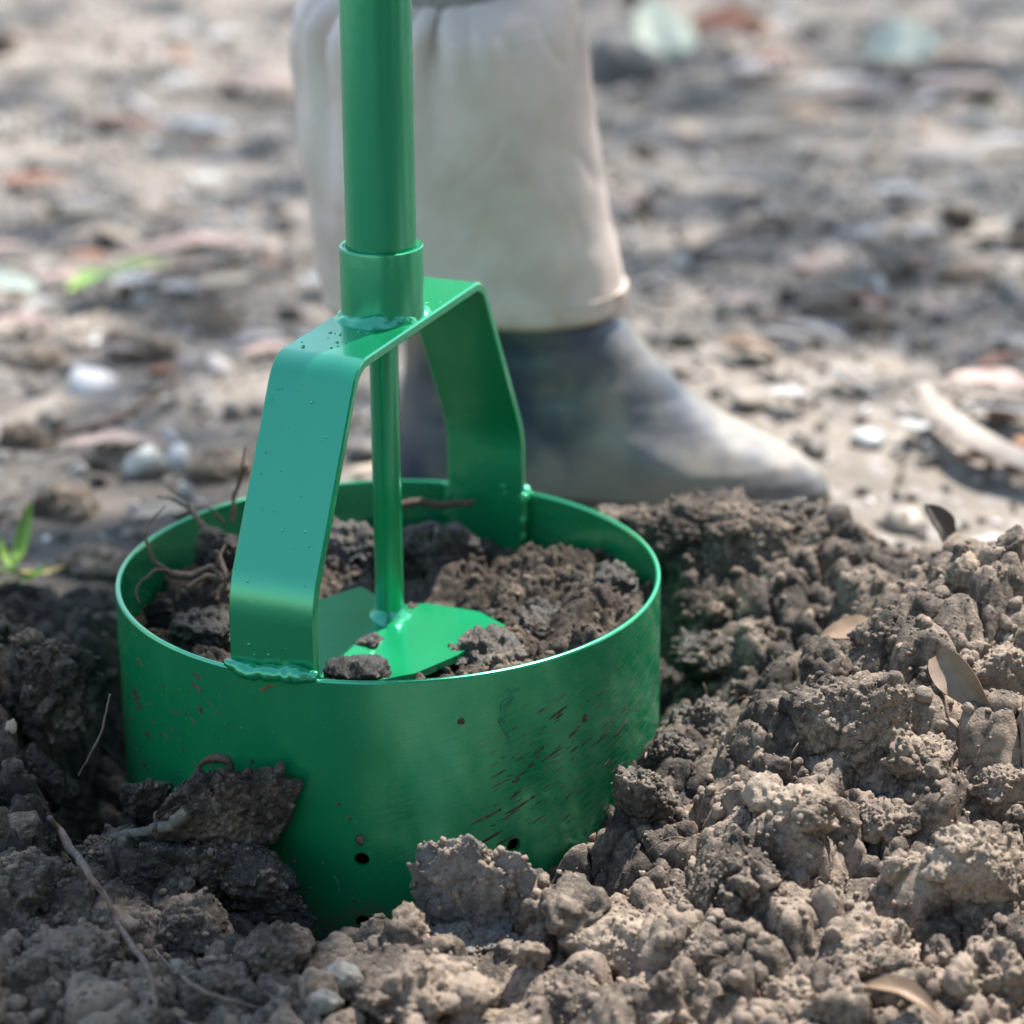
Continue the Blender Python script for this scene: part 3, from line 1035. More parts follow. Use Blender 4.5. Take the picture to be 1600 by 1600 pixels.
# clods inside the drum
for px, py, wp, hp, y_, lab, mt in [
    (560, 860, 120, 90, 0.085, 'crumbly clod behind the rod inside the drum', 'soil_wet'),
    (690, 860, 170, 90, 0.080, 'long ridge of wet soil at the back inside the drum', 'soil_wet'),
    (840, 893, 80, 60, 0.060, 'smooth tan stone half sunk in the soil inside the drum', 'soil_dry'),
    (950, 930, 130, 90, 0.020, 'dark wet clod against the right wall inside the drum', 'soil_wet'),
    (850, 985, 140, 60, -0.010, 'wet clod between the cutting plate and the right wall', 'soil_wet'),
    (770, 1022, 150, 44, -0.055, 'low smear of soil in front of the cutting plate', 'soil_wet'),
    (580, 1012, 66, 52, -0.036, 'small dark lump lying on the cutting plate by the rod', 'soil_wet'),
    (645, 955, 34, 30, 0.012, 'tiny lump behind the rod on the cutting plate', 'soil'),
    (770, 965, 60, 40, 0.010, 'granular lump on the far corner of the cutting plate', 'soil_wet'),
    (310, 985, 120, 80, -0.015, 'wet clod inside the drum left of the front leg', 'soil_wet'),
    (340, 870, 90, 110, 0.050, 'root-bound clod against the left wall inside the drum', 'soil_wet'),
    (250, 960, 70, 60, 0.010, 'brown fibrous clod at the far left inside the drum', 'soil'),
    (560, 1048, 120, 34, -0.085, 'low crust of soil inside the front of the drum', 'soil_wet'),
]:
    g = 0.15 if 'stone' in lab else 1.0
    clod(px, py, wp, hp, lab, mt, y=y_, sub=4 if wp * hp < 6000 else 5, gran=g, name='stone' if 'stone' in lab else 'clod', cat='stone' if 'stone' in lab else 'clod', lumpy=0.15 if 'stone' in lab else 0.28)

# unnamed smaller clods: one of each kind, then copies
protos = [clod_mesh((0.010 * rng.uniform(0.8, 1.3), 0.010, 0.008 * rng.uniform(0.7, 1.1)), 900 + k * 7, 4, 0.3, 0.9, mat=M['soil' if k % 3 else 'soil_dry'], facet=0.4 * (k % 2)) for k in range(9)]
areas = [
    ('right', 80, (0.155, 0.41), (-0.32, 0.12), 'small crumbly brown clod among many on the heap right of the drum', 'small clods on the heap right of the drum'),
    ('front', 45, (-0.16, 0.16), (-0.33, -0.19), 'small crumbly brown clod among many on the soil in front of the drum', 'small clods in front of the drum'),
    ('left', 45, (-0.36, -0.16), (-0.32, 0.05), 'small crumbly brown clod among many on the soil left of the drum', 'small clods left of the drum'),
]
for key, n, xr, yr_, lab, grp in areas:
    k = 0
    while k < n:
        x, y = random.uniform(*xr), random.uniform(*yr_)
        if math.hypot(x, y) < 0.178:
            continue
        o = link('clod', protos[(k * 5 + len(lab)) % 9])
        s = 0.45 * random.random() ** -0.38
        s = min(s, 1.5)
        o.scale = (s, s, s)
        o.location = (x, y, float(heap_z(x, y)) + 0.002 * s)
        o.rotation_euler = (random.uniform(0, 6.28), random.uniform(0, 6.28), random.uniform(0, 6.28))
        tag(o, lab, 'clod', grp)
        k += 1

# crumbs too many to count
def rot_mats(n):
    q = rng.normal(size=(n, 4))
    q /= np.linalg.norm(q, axis=1)[:, None]
    a, b, c, d = q.T
    return np.stack([np.stack([1 - 2 * (c * c + d * d), 2 * (b * c - a * d), 2 * (b * d + a * c)], 1),
                     np.stack([2 * (b * c + a * d), 1 - 2 * (b * b + d * d), 2 * (c * d - a * b)], 1),
                     np.stack([2 * (b * d - a * c), 2 * (c * d + a * b), 1 - 2 * (b * b + c * c)], 1)], 1)

def scatter(P, r, sub, flat=(0.6, 1.0), jitter=0.35):
    V, F = ico(sub)
    n = len(P)
    var = [V * (1 + jitter * 1.7 * fbm(V * 1.3 + k * 9.7, 2, 300 + k))[:, None] for k in range(14)]
    var = np.array(var)[rng.integers(0, 14, n)]
    sc_ = np.c_[np.ones(n), rng.uniform(0.7, 1.0, n), rng.uniform(*flat, n)] * r[:, None]
    W = np.einsum('nij,nvj->nvi', rot_mats(n), var * sc_[:, None, :]) + P[:, None, :]
    FF = (F[None] + (np.arange(n) * len(V))[:, None, None]).reshape(-1, 3)
    return W.reshape(-1, 3), FF, np.repeat(rng.random(n), len(V))

vis = np.where((HV[:, 1] > -0.36) & (HV[:, 1] < 0.25) & (np.hypot(HV[:, 0], HV[:, 1]) > 0.155) & (HV[:, 0] < 0.42))[0]
pick = rng.choice(vis, 15000, replace=False)
rad = np.clip(0.0008 * rng.random(15000) ** -0.44, 0.0008, 0.0050)
o_ = np.argsort(-rad)
pick, rad = pick[o_], rad[o_]
CP, CR = HV[pick], rad
cl_p = []
dgx = [ob for ob in C.objects if ob.type == 'MESH' and ob.get('category') == 'clod' and ob.data.users == 1]
bpy.context.view_layer.update()
for ob in dgx:
    nv = len(ob.data.vertices)
    co = np.empty(nv * 3, dtype=np.float32)
    no = np.empty(nv * 3, dtype=np.float32)
    ob.data.vertices.foreach_get('co', co)
    ob.data.vertices.foreach_get('normal', no)
    mw = np.array(ob.matrix_world)
    co = co.reshape(-1, 3) @ mw[:3, :3].T + mw[:3, 3]
    no = no.reshape(-1, 3) @ mw[:3, :3].T
    ok = np.where((no[:, 2] > 0.15) & (no[:, 1] < 0.6) & (np.hypot(co[:, 0], co[:, 1]) > 0.155))[0]
    if len(ok):
        k = max(6, int(60000 * max(ob.dimensions) ** 2))
        cl_p.append(co[rng.choice(ok, min(k, len(ok)), replace=False)])
cl_p = np.concatenate(cl_p)
cl_r = np.clip(0.0006 * rng.random(len(cl_p)) ** -0.45, 0.0006, 0.0026)
va, fa, _ = scatter(CP[:2600] + np.c_[0 * CR[:2600], 0 * CR[:2600], 0.25 * CR[:2600]], CR[:2600], 2)
vb, fb, _ = scatter(np.r_[CP[2600:], cl_p], np.r_[CR[2600:], cl_r], 1)
o = mesh_np('soil_crumbs', np.r_[va, vb], np.r_[fa, fb + len(va)], M['soil'])
o['kind'] = 'stuff'
o['label'] = 'loose crumbs strewn over the dug soil'
pick = rng.choice(np.arange(len(DV) - 1), 2600, replace=False)
pick = pick[np.hypot(DV[pick, 0], DV[pick, 1]) > 0.058]
rad = np.clip(0.0008 * rng.random(len(pick)) ** -0.4, 0.0008, 0.0034)
v1, f1, t1 = scatter(DV[pick] + np.c_[0 * rad, 0 * rad, 0.25 * rad], rad, 2)
o = mesh_np('soil_crumbs', v1, f1, M['soil_dry'])
o['kind'] = 'stuff'
o['label'] = 'loose wet crumbs on the soil inside the drum'

# mud flecks stuck on the drum's outer wall
def flecks():
    pts, rr, nn, el = [], [], [], []
    for k in range(520):
        u = random.random()
        if u < 0.50:                              # dragged fan on the right
            px = random.uniform(760, 1028); py = 1250 - (px - 760) * 0.42 + random.gauss(0, 55)
        elif u < 0.68:                            # left flank
            px = 190 + 170 * random.random() ** 1.6; py = random.uniform(1010, 1230) + (px - 190) * 0.3
        else:
            v = random.random()
            if v < 0.4:
                px = random.uniform(195, 500); py = 1190 + (px - 195) * 0.75 + random.gauss(0, 28)
            elif v < 0.7:
                px = random.uniform(925, 1032); py = 1370 - (px - 925) * 2.0 + random.gauss(0, 30)
            else:
                px = random.uniform(480, 930); py = 1425 - abs(px - 700) * 0.06 + random.gauss(0, 26)
        try:
            p = cyl_hit(px, py)
        except ValueError:
            continue
        if p[2] > 0.09 or p[2] < -0.06:
            continue
        pts.append(p); nn.append((p[0], p[1], 0))
        el.append(random.uniform(1.5, 9.0) if u < 0.5 else random.uniform(0.0, 3.0) if u < 0.68 else random.uniform(0, 0.8))
        rr.append(min((0.00020 if u < 0.5 else 0.00035) * random.random() ** -0.5, 0.0009 if u < 0.5 else 0.0020))
    big_ = [(212, 1075, 0.0026), (217, 1085, 0.0018), (313, 1105, 0.0019), (226, 1190, 0.0020), (388, 1212, 0.0025), (420, 1205, 0.0022), (435, 1207, 0.002), (563, 1312, 0.0032), (722, 1128, 0.0020), (395, 1188, 0.0013), (530, 1255, 0.0013), (545, 1278, 0.0014), (915, 1125, 0.0022), (820, 1352, 0.0022)]
    for px, py, r in big_:
        p = cyl_hit(px, py)
        pts.append(p); rr.append(r); nn.append((p[0], p[1], 0)); el.append(0.0)
    P, r = np.array(pts), np.array(rr)
    Vv, F, _ = scatter(P * 0, r, 2, (0.7, 1.0))
    nn = np.array(nn); nn /= np.linalg.norm(nn, axis=1)[:, None]
    nv = np.repeat(nn, 42, axis=0)
    Vv = Vv - nv * ((Vv * nv).sum(1) * 0.55)[:, None]
    # drawn out along the direction in which the drum was dragged and turned
    tg = np.c_[-nn[:, 1], nn[:, 0], 0 * nn[:, 0]] * 0.86 + np.array([0, 0, 0.30]) * np.sign(nn[:, :1] + 0.03)
    tg /= np.linalg.norm(tg, axis=1)[:, None]
    tv = np.repeat(tg, 42, axis=0)
    Vv = Vv + tv * ((Vv * tv).sum(1) * np.repeat(np.array(el), 42))[:, None]
    Vv += np.repeat(P, 42, axis=0)
    rad = np.hypot(Vv[:, 0], Vv[:, 1])
    off = np.hypot(P[:, 0], P[:, 1])
    # long streaks follow the curve of the wall
    dist = np.clip(((Vv - np.repeat(P, 42, axis=0)) * nv).sum(1), -0.0012, 0.0012)
    kk = (DR + np.where(np.repeat(np.array(el), 42) > 1, 0.35, 1.0) * np.maximum(dist, -0.0003)) / rad
    Vv[:, 0] *= kk
    Vv[:, 1] *= kk
    o = mesh_np('mud_fleck', Vv, F, M['soil_dry'], tool)
    o['kind'] = 'stuff'
flecks()
# paint runs and smears on the wall
def smear(pix, r, name='paint_scuff', mat='scuff'):
    P = [cyl_hit(a, b, DR + 0.0002) for a, b in pix]
    V, F = tube(P, r, 40, 8, 0.0006, 9)
    rad = np.hypot(V[:, 0], V[:, 1])
    k = (DR + 0.0002 + (rad - DR) * 0.18) / rad
    V[:, 0] *= k; V[:, 1] *= k
    pymesh(name, V, F, M[mat], tool)
M['scuff'] = simple('scraped_paint', (0.025, 0.27, 0.145), 0.5, 0.6, 300)
M['rust'] = simple('rust_stain', (0.20, 0.11, 0.03), 0.7, 0.5, 200)
smear([(795, 1078), (800, 1092), (788, 1105), (790, 1128)], [0.0004, 0.0012, 0.0018, 0.0015, 0.0006])
smear([(784, 1125), (793, 1150), (800, 1170)], [0.0014, 0.0009, 0.0004])
smear([(800, 1080), (815, 1078)], [0.0009, 0.0004])
smear([(520, 1368), (527, 1380), (530, 1398)], [0.0008, 0.0012, 0.0005])
smear([(408, 1078), (420, 1072), (432, 1073)], [0.0008, 0.0008, 0.0004], 'rust_stain', 'rust')
# a hair root stuck to the wall above the matted clod
P = [cyl_hit(a, b, DR + 0.0008) for a, b in [(303, 1228), (306, 1205), (318, 1190), (338, 1184), (356, 1190), (362, 1210)]]
M['root'] = simple('root_bark', (0.115, 0.078, 0.055), 0.85, 0.45, 300, bump=0.0006, bscale=500)
V, F = tube(P, [0.0007, 0.0008, 0.0012, 0.0026, 0.0024, 0.0008], 60, 8, 0.0008, 3)
o = pymesh('hair_root', V + np.array(tool.location), F, M['root'])
tag(o, 'looped dark hair root stuck to the left front of the drum', 'root')

# ------------------------------------------------------------------ roots and twigs
def root_thing(name, paths, label, cat, mat='root', rough=0.0015, base=None, part='rootlet', n=36):
    """one root with its side shoots: a single mesh when it has one path"""
    if len(paths) == 1:
        V, F = tube(paths[0][0], paths[0][1], n, 8, rough, len(label))
        return tag(pymesh(name, V, F, M[mat]), label, cat)
    e = empty(name, paths[0][0][0])
    for k, (p, r) in enumerate(paths):
        p = [np.array(q) - np.array(paths[0][0][0]) for q in p]
        V, F = tube(p, r, n, 7, rough, len(label) + k)
        pymesh(part, V, F, M[mat], e)
    return tag(e, label, cat)

M['twig_pale'] = simple('pale_twig', (0.24, 0.175, 0.145), 0.8, 0.6, 220, bump=0.0006, bscale=300)
M['root_grey'] = simple('crusted_root', (0.17, 0.155, 0.125), 0.9, 0.6, 260, bump=0.0015, bscale=420)

def hp(px, py, lift=0.003):
    q = heap_hit(px, py)
    return q + np.array([0, 0, lift])
# pale twig lying across the lower left soil
tw = [(78, 1305), (100, 1335), (135, 1385), (170, 1425), (190, 1470), (225, 1520), (240, 1560), (242, 1598)]
pts = []
for k, (a, b) in enumerate(tw):
    pts.append(hp(a, b, 0.010 if k < 3 else 0.006))
root_thing('twig', [(pts, [0.0017, 0.0023, 0.0015, 0.0018, 0.0014, 0.0011])], 'long pale pinkish twig lying across the soil in the lower left', 'twig', 'twig_pale', 0.002)
pts = [hp(a, b, 0.006) for a, b in [(240, 1500), (290, 1548), (340, 1575), (400, 1592)]]
root_thing('twig', [(pts, [0.0007, 0.0012, 0.0009])], 'short blurred twig curving along the bottom edge left of the pebble', 'twig', 'twig_pale')
# crusted root bridging to the matted clod
pts = [at_y(a, b, yy) for a, b, yy in [(170, 1312, -0.150), (215, 1300, -0.158), (255, 1290, -0.168), (290, 1270, -0.172)]]
root_thing('root', [(pts, [0.0024, 0.0026, 0.0030, 0.0040])], 'short grey crusted root bridging two clods left of the drum', 'root', 'root_grey', 0.002)
# hair root beside the pit at the left
pts = [at_y(a, b, -0.09) for a, b in [(172, 1085), (160, 1140), (140, 1180), (122, 1212)]]
root_thing('root', [(pts, [0.0005, 0.0007, 0.0004])], 'thin straight root hanging over the dark pit left of the drum', 'root', 'twig_pale', 0.0008)
# roots in the drum
t0 = [at_y(a, b, y_) for a, b, y_ in [(270, 900, 0.02), (240, 875, 0.022), (228, 835, 0.03), (235, 815, 0.04), (258, 790, 0.06)]]
t1 = [at_y(a, b, y_) for a, b, y_ in [(268, 898, 0.02), (245, 890, 0.0), (215, 918, -0.02), (218, 945, -0.03)]]
t2 = [at_y(a, b, y_) for a, b, y_ in [(268, 898, 0.02), (300, 900, 0.02), (330, 885, 0.02), (345, 905, 0.01)]]
root_thing('root', [(t0, [0.0014, 0.0011, 0.0007, 0.0004]), (t1, [0.0010, 0.0008, 0.0006]), (t2, [0.0022, 0.0024, 0.0012])], 'branching brown root trailing over the left rim of the drum', 'root')
t0 = [at_y(a, b, y_) for a, b, y_ in [(325, 830, 0.05), (305, 805, 0.06), (280, 785, 0.07), (245, 775, 0.075)]]
t1 = [at_y(a, b, y_) for a, b, y_ in [(305, 808, 0.06), (290, 780, 0.07), (262, 762, 0.08)]]
t2 = [at_y(a, b, y_) for a, b, y_ in [(352, 820, 0.06), (335, 800, 0.06), (318, 788, 0.065)]]
root_thing('root', [(t0, [0.0018, 0.0014, 0.0008, 0.0005]), (t1, [0.0009, 0.0007, 0.0004]), (t2, [0.0009, 0.0007, 0.0004])], 'forked brown root reaching past the rim left of the front leg', 'root')
t0 = [at_y(a, b, y_) for a, b, y_ in [(362, 815, 0.06), (366, 780, 0.065), (378, 735, 0.07), (386, 697, 0.072)]]
t1 = [at_y(a, b, y_) for a, b, y_ in [(372, 760, 0.065), (380, 735, 0.06), (388, 728, 0.055), (390, 745, 0.05)]]
root_thing('root', [(t0, [0.0016, 0.0012, 0.0008, 0.0004]), (t1, [0.0008, 0.0008, 0.0005])], 'upright wiry root beside the front leg of the yoke', 'root')
t0 = [at_y(a, b, y_) for a, b, y_ in [(335, 920, 0.02), (342, 885, 0.02), (338, 860, 0.02)]]
t1 = [at_y(a, b, y_) for a, b, y_ in [(350, 930, 0.0), (352, 900, 0.0), (345, 870, 0.02), (350, 850, 0.03)]]
t2 = [at_y(a, b, y_) for a, b, y_ in [(290, 920, 0.0), (320, 900, 0.01), (350, 905, 0.01), (370, 890, 0.01)]]
root_thing('root', [(t0, [0.0020, 0.0022, 0.0009]), (t1, [0.0012, 0.0014, 0.0006]), (t2, [0.0012, 0.0020, 0.0012])], 'tangled reddish root on the soil left inside the drum', 'root')
pts = [at_y(a, b, 0.118) for a, b in [(610, 792), (650, 787), (690, 788), (722, 786), (742, 785)]]
root_thing('twig', [(pts, [0.0022, 0.0026, 0.0020, 0.0022, 0.0012])], 'short dark twig lodged by the back wall inside the drum', 'twig', 'root', 0.002)
pts = [at_y(a, b, 0.1) for a, b in [(505, 838), (525, 833), (548, 830), (570, 828)]]
root_thing('root', [(pts, [0.0009, 0.0011, 0.0006])], 'thin rootlet at the back of the drum left of the rod', 'root', 'root', 0.002)

# ------------------------------------------------------------------ leaves and litter
def leaf(name, ctr, L, W, yaw, pitch, roll, mat, label, cat='leaf', curl=0.3, bend=0.4, thick=0.0007, point=1.0, n=14, m_=7, group=None):
    """a dry leaf blade: bent along its length, curled across, with a midrib groove"""
    u = np.linspace(0, 1, n)
    v = np.linspace(-1, 1, m_)
    wd = np.sin(np.pi * u ** 0.85) ** 0.8 * W * 0.5
    wd = np.maximum(wd, 0.015 * W)
    U, Vv = np.meshgrid(u, v, indexing='ij')
    x = (U - 0.5) * L
    y = Vv * wd[:, None] + 0.12 * W * np.sin(U * 3.0)
    z = bend * L * 0.5 * (-(2 * U - 1) ** 2 + 0.4) + curl * np.abs(Vv) ** 1.5 * wd[:, None] + 0.03 * W * np.sin(U * 17) * np.abs(Vv)
    P = np.c_[x.ravel(), y.ravel(), z.ravel()]
    top = P
    bot = P - np.array([0, 0, thick])
    F = [tuple(f) for f in grid_faces(m_, n)]
    k = len(P)
    F2 = [tuple(i + k for i in f[::-1]) for f in F]
    edge = [j for j in range(m_)] + [i * m_ + m_ - 1 for i in range(1, n)] + [(n - 1) * m_ + j for j in range(m_ - 2, -1, -1)] + [i * m_ for i in range(n - 2, 0, -1)]
    F3 = [(edge[i], edge[(i + 1) % len(edge)], edge[(i + 1) % len(edge)] + k, edge[i] + k) for i in range(len(edge))]
    F3 = [f[::-1] for f in F3]
    o = pymesh(name, np.r_[top, bot], F + F2 + F3, M[mat], None, True, 50)
    o.location = ctr
    o.rotation_euler = (roll, pitch, yaw)
    return tag(o, label, cat, group)

def leaf_mat(key, a, b, rough=0.55):
    M[key] = simple('leaf_' + key, a, rough, 0.3, 40, col2=b, bump=0.0005, bscale=120)
leaf_mat('white', (0.42, 0.42, 0.415), (0.28, 0.28, 0.28), 0.6)
leaf_mat('palegreen', (0.36, 0.41, 0.35), (0.26, 0.32, 0.27), 0.6)
leaf_mat('pink', (0.40, 0.285, 0.25), (0.27, 0.19, 0.165))
leaf_mat('rust', (0.36, 0.13, 0.06), (0.18, 0.07, 0.035))
leaf_mat('tan', (0.42, 0.35, 0.27), (0.28, 0.22, 0.16))
leaf_mat('grey', (0.33, 0.315, 0.315), (0.22, 0.205, 0.205))
leaf_mat('green', (0.25, 0.42, 0.06), (0.16, 0.30, 0.04))
leaf_mat('brown', (0.26, 0.17, 0.10), (0.14, 0.09, 0.055))
leaf_mat('dark', (0.10, 0.085, 0.075), (0.06, 0.05, 0.045))

leaf_mat('barkpale', (0.36, 0.31, 0.27), (0.24, 0.20, 0.17))

def gp(px, py, lift=0.012):
    p = at_z(px, py, 0.0)
    for _ in range(4):
        p = at_z(px, py, float(ground_z(p[0], p[1])) + lift)
    return p
def gleaf(px, py, wpx, hpx, mat, label, ang=0.0, curl=0.3, bend=0.25, lift=0.012, roll=0.0, name='leaf', cat='leaf', pitch=0.0):
    bend, curl = 0.45 * bend, 0.6 * curl
    """a leaf on the ground seen at (px, py); ang is its direction as it lies on the ground"""
    p = gp(px, py, lift)
    d = np.linalg.norm(p - CAM)
    mm = d / FPX
    return leaf(name, p, wpx * mm, hpx * mm, ang, pitch, roll, mat, label, cat, curl, bend)

R_ = math.radians
gleaf(1045, 55, 120, 110, 'palegreen', 'pale mint green leaf tilted up beside the stone at the top', R_(35), 0.1, 0.2, 0.03, R_(40))
gleaf(1140, 45, 150, 70, 'rust', 'dark rusty leaf right of the pale mint leaf at the top', R_(-15), 0.5, 0.3, 0.03, R_(20))
gleaf(1410, 72, 120, 110, 'palegreen', 'broad whitish green leaf alone at the upper right', R_(-8), 0.1, 0.1, 0.03, R_(25))
gleaf(1190, 105, 90, 60, 'grey', 'dull pale leaf below the rusty leaf at the top', R_(20), 0.2, 0.2)
gleaf(400, 132, 190, 60, 'pink', 'pinkish curled leaf on the ground left of the gaiter top', R_(-16), 0.4, 0.2)
gleaf(285, 130, 70, 50, 'white', 'small white chip of bark at the upper left', R_(10), 0.2, 0.1)
gleaf(300, 195, 150, 60, 'white', 'bluish white leaf at the upper left below the chip', R_(-20), 0.2, 0.2)
gleaf(325, 280, 60, 45, 'white', 'small pale bluish flake left of the gaiter', R_(0), 0.2, 0.1)
gleaf(60, 280, 120, 40, 'rust', 'faded orange leaf fragment at the left edge', R_(14), 0.2, 0.1)
gleaf(320, 390, 250, 70, 'pink', 'long pale pink strip of bark left of the handle', R_(10), 0.5, 0.3, 0.016)
gleaf(425, 410, 50, 26, 'rust', 'small orange fragment left of the collar', R_(30), 0.2, 0.1)
gleaf(135, 402, 62, 40, 'rust', 'dark red leaf touching the green blade at the left', R_(-10), 0.4, 0.2, 0.02)
gleaf(155, 435, 130, 40, 'green', 'narrow fresh green leaf among pale litter at the left', R_(52), 0.4, 0.3, 0.022)
gleaf(225, 415, 90, 30, 'green', 'second smaller green leaf pointing right at the left', R_(8), 0.4, 0.3, 0.02)
gleaf(20, 440, 80, 110, 'palegreen', 'pale green leaf standing up at the left edge', R_(80), 0.2, 0.1, 0.025, R_(20))
gleaf(100, 435, 110, 50, 'pink', 'pale leaf between the pale green and the fresh green leaves', R_(-12), 0.3, 0.2)
gleaf(215, 440, 80, 60, 'white', 'white stone-like leaf left of the blue grey flake', R_(20), 0.4, 0.1, 0.02)
gleaf(280, 450, 70, 50, 'grey', 'blue grey flake left of the collar', R_(-15), 0.3, 0.1, 0.018)
gleaf(350, 440, 110, 40, 'tan', 'thin tan leaf between the flake and the handle', R_(25), 0.3, 0.2)
gleaf(35, 505, 110, 50, 'pink', 'creamy bark curl at the left edge above the dark clods', R_(-8), 0.5, 0.2)
gleaf(500, 440, 60, 60, 'white', 'small white flake beside the gaiter hem left of the collar', R_(5), 0.3, 0.1)
gleaf(185, 692, 180, 46, 'pink', 'pale spoon-shaped leaf lying left of the front leg', R_(2), 0.3, 0.35, 0.016)
gleaf(255, 578, 50, 26, 'rust', 'small reddish fragment at the end of the pale stick', R_(12), 0.3, 0.1)
gleaf(260, 800, 110, 60, 'tan', 'tan leaf tucked behind the left rim of the drum', R_(24), 0.3, 0.2, 0.02)
gleaf(600, 735, 120, 34, 'tan', 'pale curled leaf seen under the yoke behind the drum', R_(-6), 0.3, 0.3, 0.012)
gleaf(1410, 300, 85, 50, 'white', 'bright white chip on the ground at the upper right', R_(-8), 0.4, 0.1, 0.02)
gleaf(1365, 360, 60, 40, 'grey', 'lilac grey flake below the bright white chip', R_(20), 0.2, 0.1)
gleaf(1450, 360, 80, 34, 'grey', 'pale grey sliver right of the lilac flake', R_(24), 0.2, 0.1)
gleaf(1430, 412, 50, 26, 'rust', 'small orange crumb of leaf on the right ground', R_(-14), 0.2, 0.1)
gleaf(1235, 615, 64, 46, 'white', 'white flake on the ground right of the boot', R_(-10), 0.3, 0.1, 0.014)
gleaf(1560, 600, 170, 80, 'pink', 'large pink leaf above the pale bark strip at the right edge', R_(-28), 0.3, 0.1, 0.03)
gleaf(1570, 640, 150, 40, 'grey', 'grey leaf between the pink leaf and the bark strip', R_(-22), 0.2, 0.1, 0.02)
gleaf(1550, 716, 120, 40, 'rust', 'reddish leaf under the pale bark strip at the right edge', R_(-8), 0.2, 0.1, 0.008)
gleaf(1440, 665, 40, 60, 'white', 'short white stub under the left end of the bark strip', R_(70), 0.3, 0.1, 0.014)
gleaf(1590, 350, 60, 50, 'white', 'white fragment at the right edge of the upper ground', R_(10), 0.2, 0.1)
gleaf(1560, 850, 130, 46, 'grey', 'pale leaf at the right edge behind the tall clod', R_(8), 0.3, 0.2, 0.015)
gleaf(1575, 885, 110, 40, 'grey', 'grey bark flake below the pale leaf at the right edge', R_(25), 0.3, 0.2, 0.015)
gleaf(1180, 200, 120, 50, 'tan', 'dull tan leaf on the ground right of the gaiter', R_(10), 0.2, 0.1)
gleaf(1330, 130, 160, 50, 'grey', 'long grey leaf left below the whitish green leaf', R_(4), 0.2, 0.2)
gleaf(1500, 130, 150, 60, 'pink', 'pinkish leaf at the upper right edge', R_(12), 0.2, 0.2)
more = random.Random(5)
tones = ['pink', 'tan', 'grey', 'rust', 'brown', 'white', 'pink', 'tan', 'grey', 'grey']
words = {'pink': 'pinkish', 'tan': 'tan', 'grey': 'grey', 'rust': 'rusty', 'brown': 'brown', 'white': 'whitish'}
for k in range(64):
    px, py = more.uniform(990, 1590) if k % 3 else more.uniform(10, 440), more.uniform(20, 560)
    mt = tones[k % 10]
    gleaf(px, py, more.uniform(50, 150), more.uniform(18, 44), mt, 'fallen ' + words[mt] + ' leaf among the litter on the ' + ('right' if px > 800 else 'left') + ' of the background', more.uniform(-0.7, 0.7), more.uniform(0.1, 0.6), more.uniform(0.1, 0.5), 0.012, more.uniform(-0.2, 0.2))['group'] = 'fallen ' + words[mt] + ' leaves ' + ('right' if px > 800 else 'left')
# bark strip
q0, q1, q2, q3 = gp(1440, 600, 0.02), gp(1475, 645, 0.022), gp(1540, 690, 0.022), gp(1640, 735, 0.02)
def strip(pts, wid, label, mat, name='bark_strip'):
    P = catmull(pts, 22)
    T = np.gradient(P, axis=0)
    T /= np.linalg.norm(T, axis=1)[:, None]
    side = np.cross(T, [0, 0, 1.0])
    side /= np.linalg.norm(side, axis=1)[:, None]
    wv = np.interp(np.linspace(0, 1, 22), np.linspace(0, 1, len(wid)), wid)
    V = []
    for i in range(22):
        for a in np.linspace(-1, 1, 7):
            V.append(P[i] + side[i] * a * wv[i] + np.array([0, 0, 0.35 * wv[i] * (1 - a * a)]))
    V = np.array(V)
    V2 = V - np.array([0, 0, 0.0016])
    F = [tuple(f) for f in grid_faces(7, 22)]
    n = len(V)
    Fb = [tuple(i + n for i in f[::-1]) for f in F]
    ed = list(range(7)) + [i * 7 + 6 for i in range(1, 22)] + [21 * 7 + j for j in range(5, -1, -1)] + [i * 7 for i in range(20, 0, -1)]
    Fe = [(ed[(i + 1) % len(ed)], ed[i], ed[i] + n, ed[(i + 1) % len(ed)] + n) for i in range(len(ed))]
    return tag(pymesh(name, np.r_[V, V2], F + Fb + Fe, M[mat], None, True, 50), label, 'bark')
strip([q0, q1, q2, q3], [0.004, 0.011, 0.014, 0.013], 'long pale strip of bark lying at the right edge', 'barkpale')
s0, s1, s2 = gp(85, 680, 0.014), gp(190, 650, 0.016), gp(280, 590, 0.016)
V, F = tube([s0, s1, s2], [0.0035, 0.004, 0.0025], 20, 8, 0.002, 4)
tag(pymesh('stick', V, F, M['twig_pale']), 'pale straight stick lying on the ground at the left', 'stick')
s = [gp(a, b, 0.012) for a, b in [(1080, 392), (1130, 368), (1190, 350), (1270, 338)]]
V, F = tube(s, [0.003, 0.0045, 0.0045, 0.002], 24, 8, 0.003, 6)
tag(pymesh('stick', V, F, M['twig_pale']), 'thin curved grey stick on the ground right of the gaiter', 'stick')
s = [gp(a, b, 0.02) for a, b in [(1545, 915), (1580, 910), (1640, 905)]]
V, F = tube(s, [0.003, 0.003, 0.003], 12, 8, 0.001, 7)
tag(pymesh('stick', V, F, M['twig_pale']), 'yellowish stick end behind the tall clod at the right edge', 'stick')
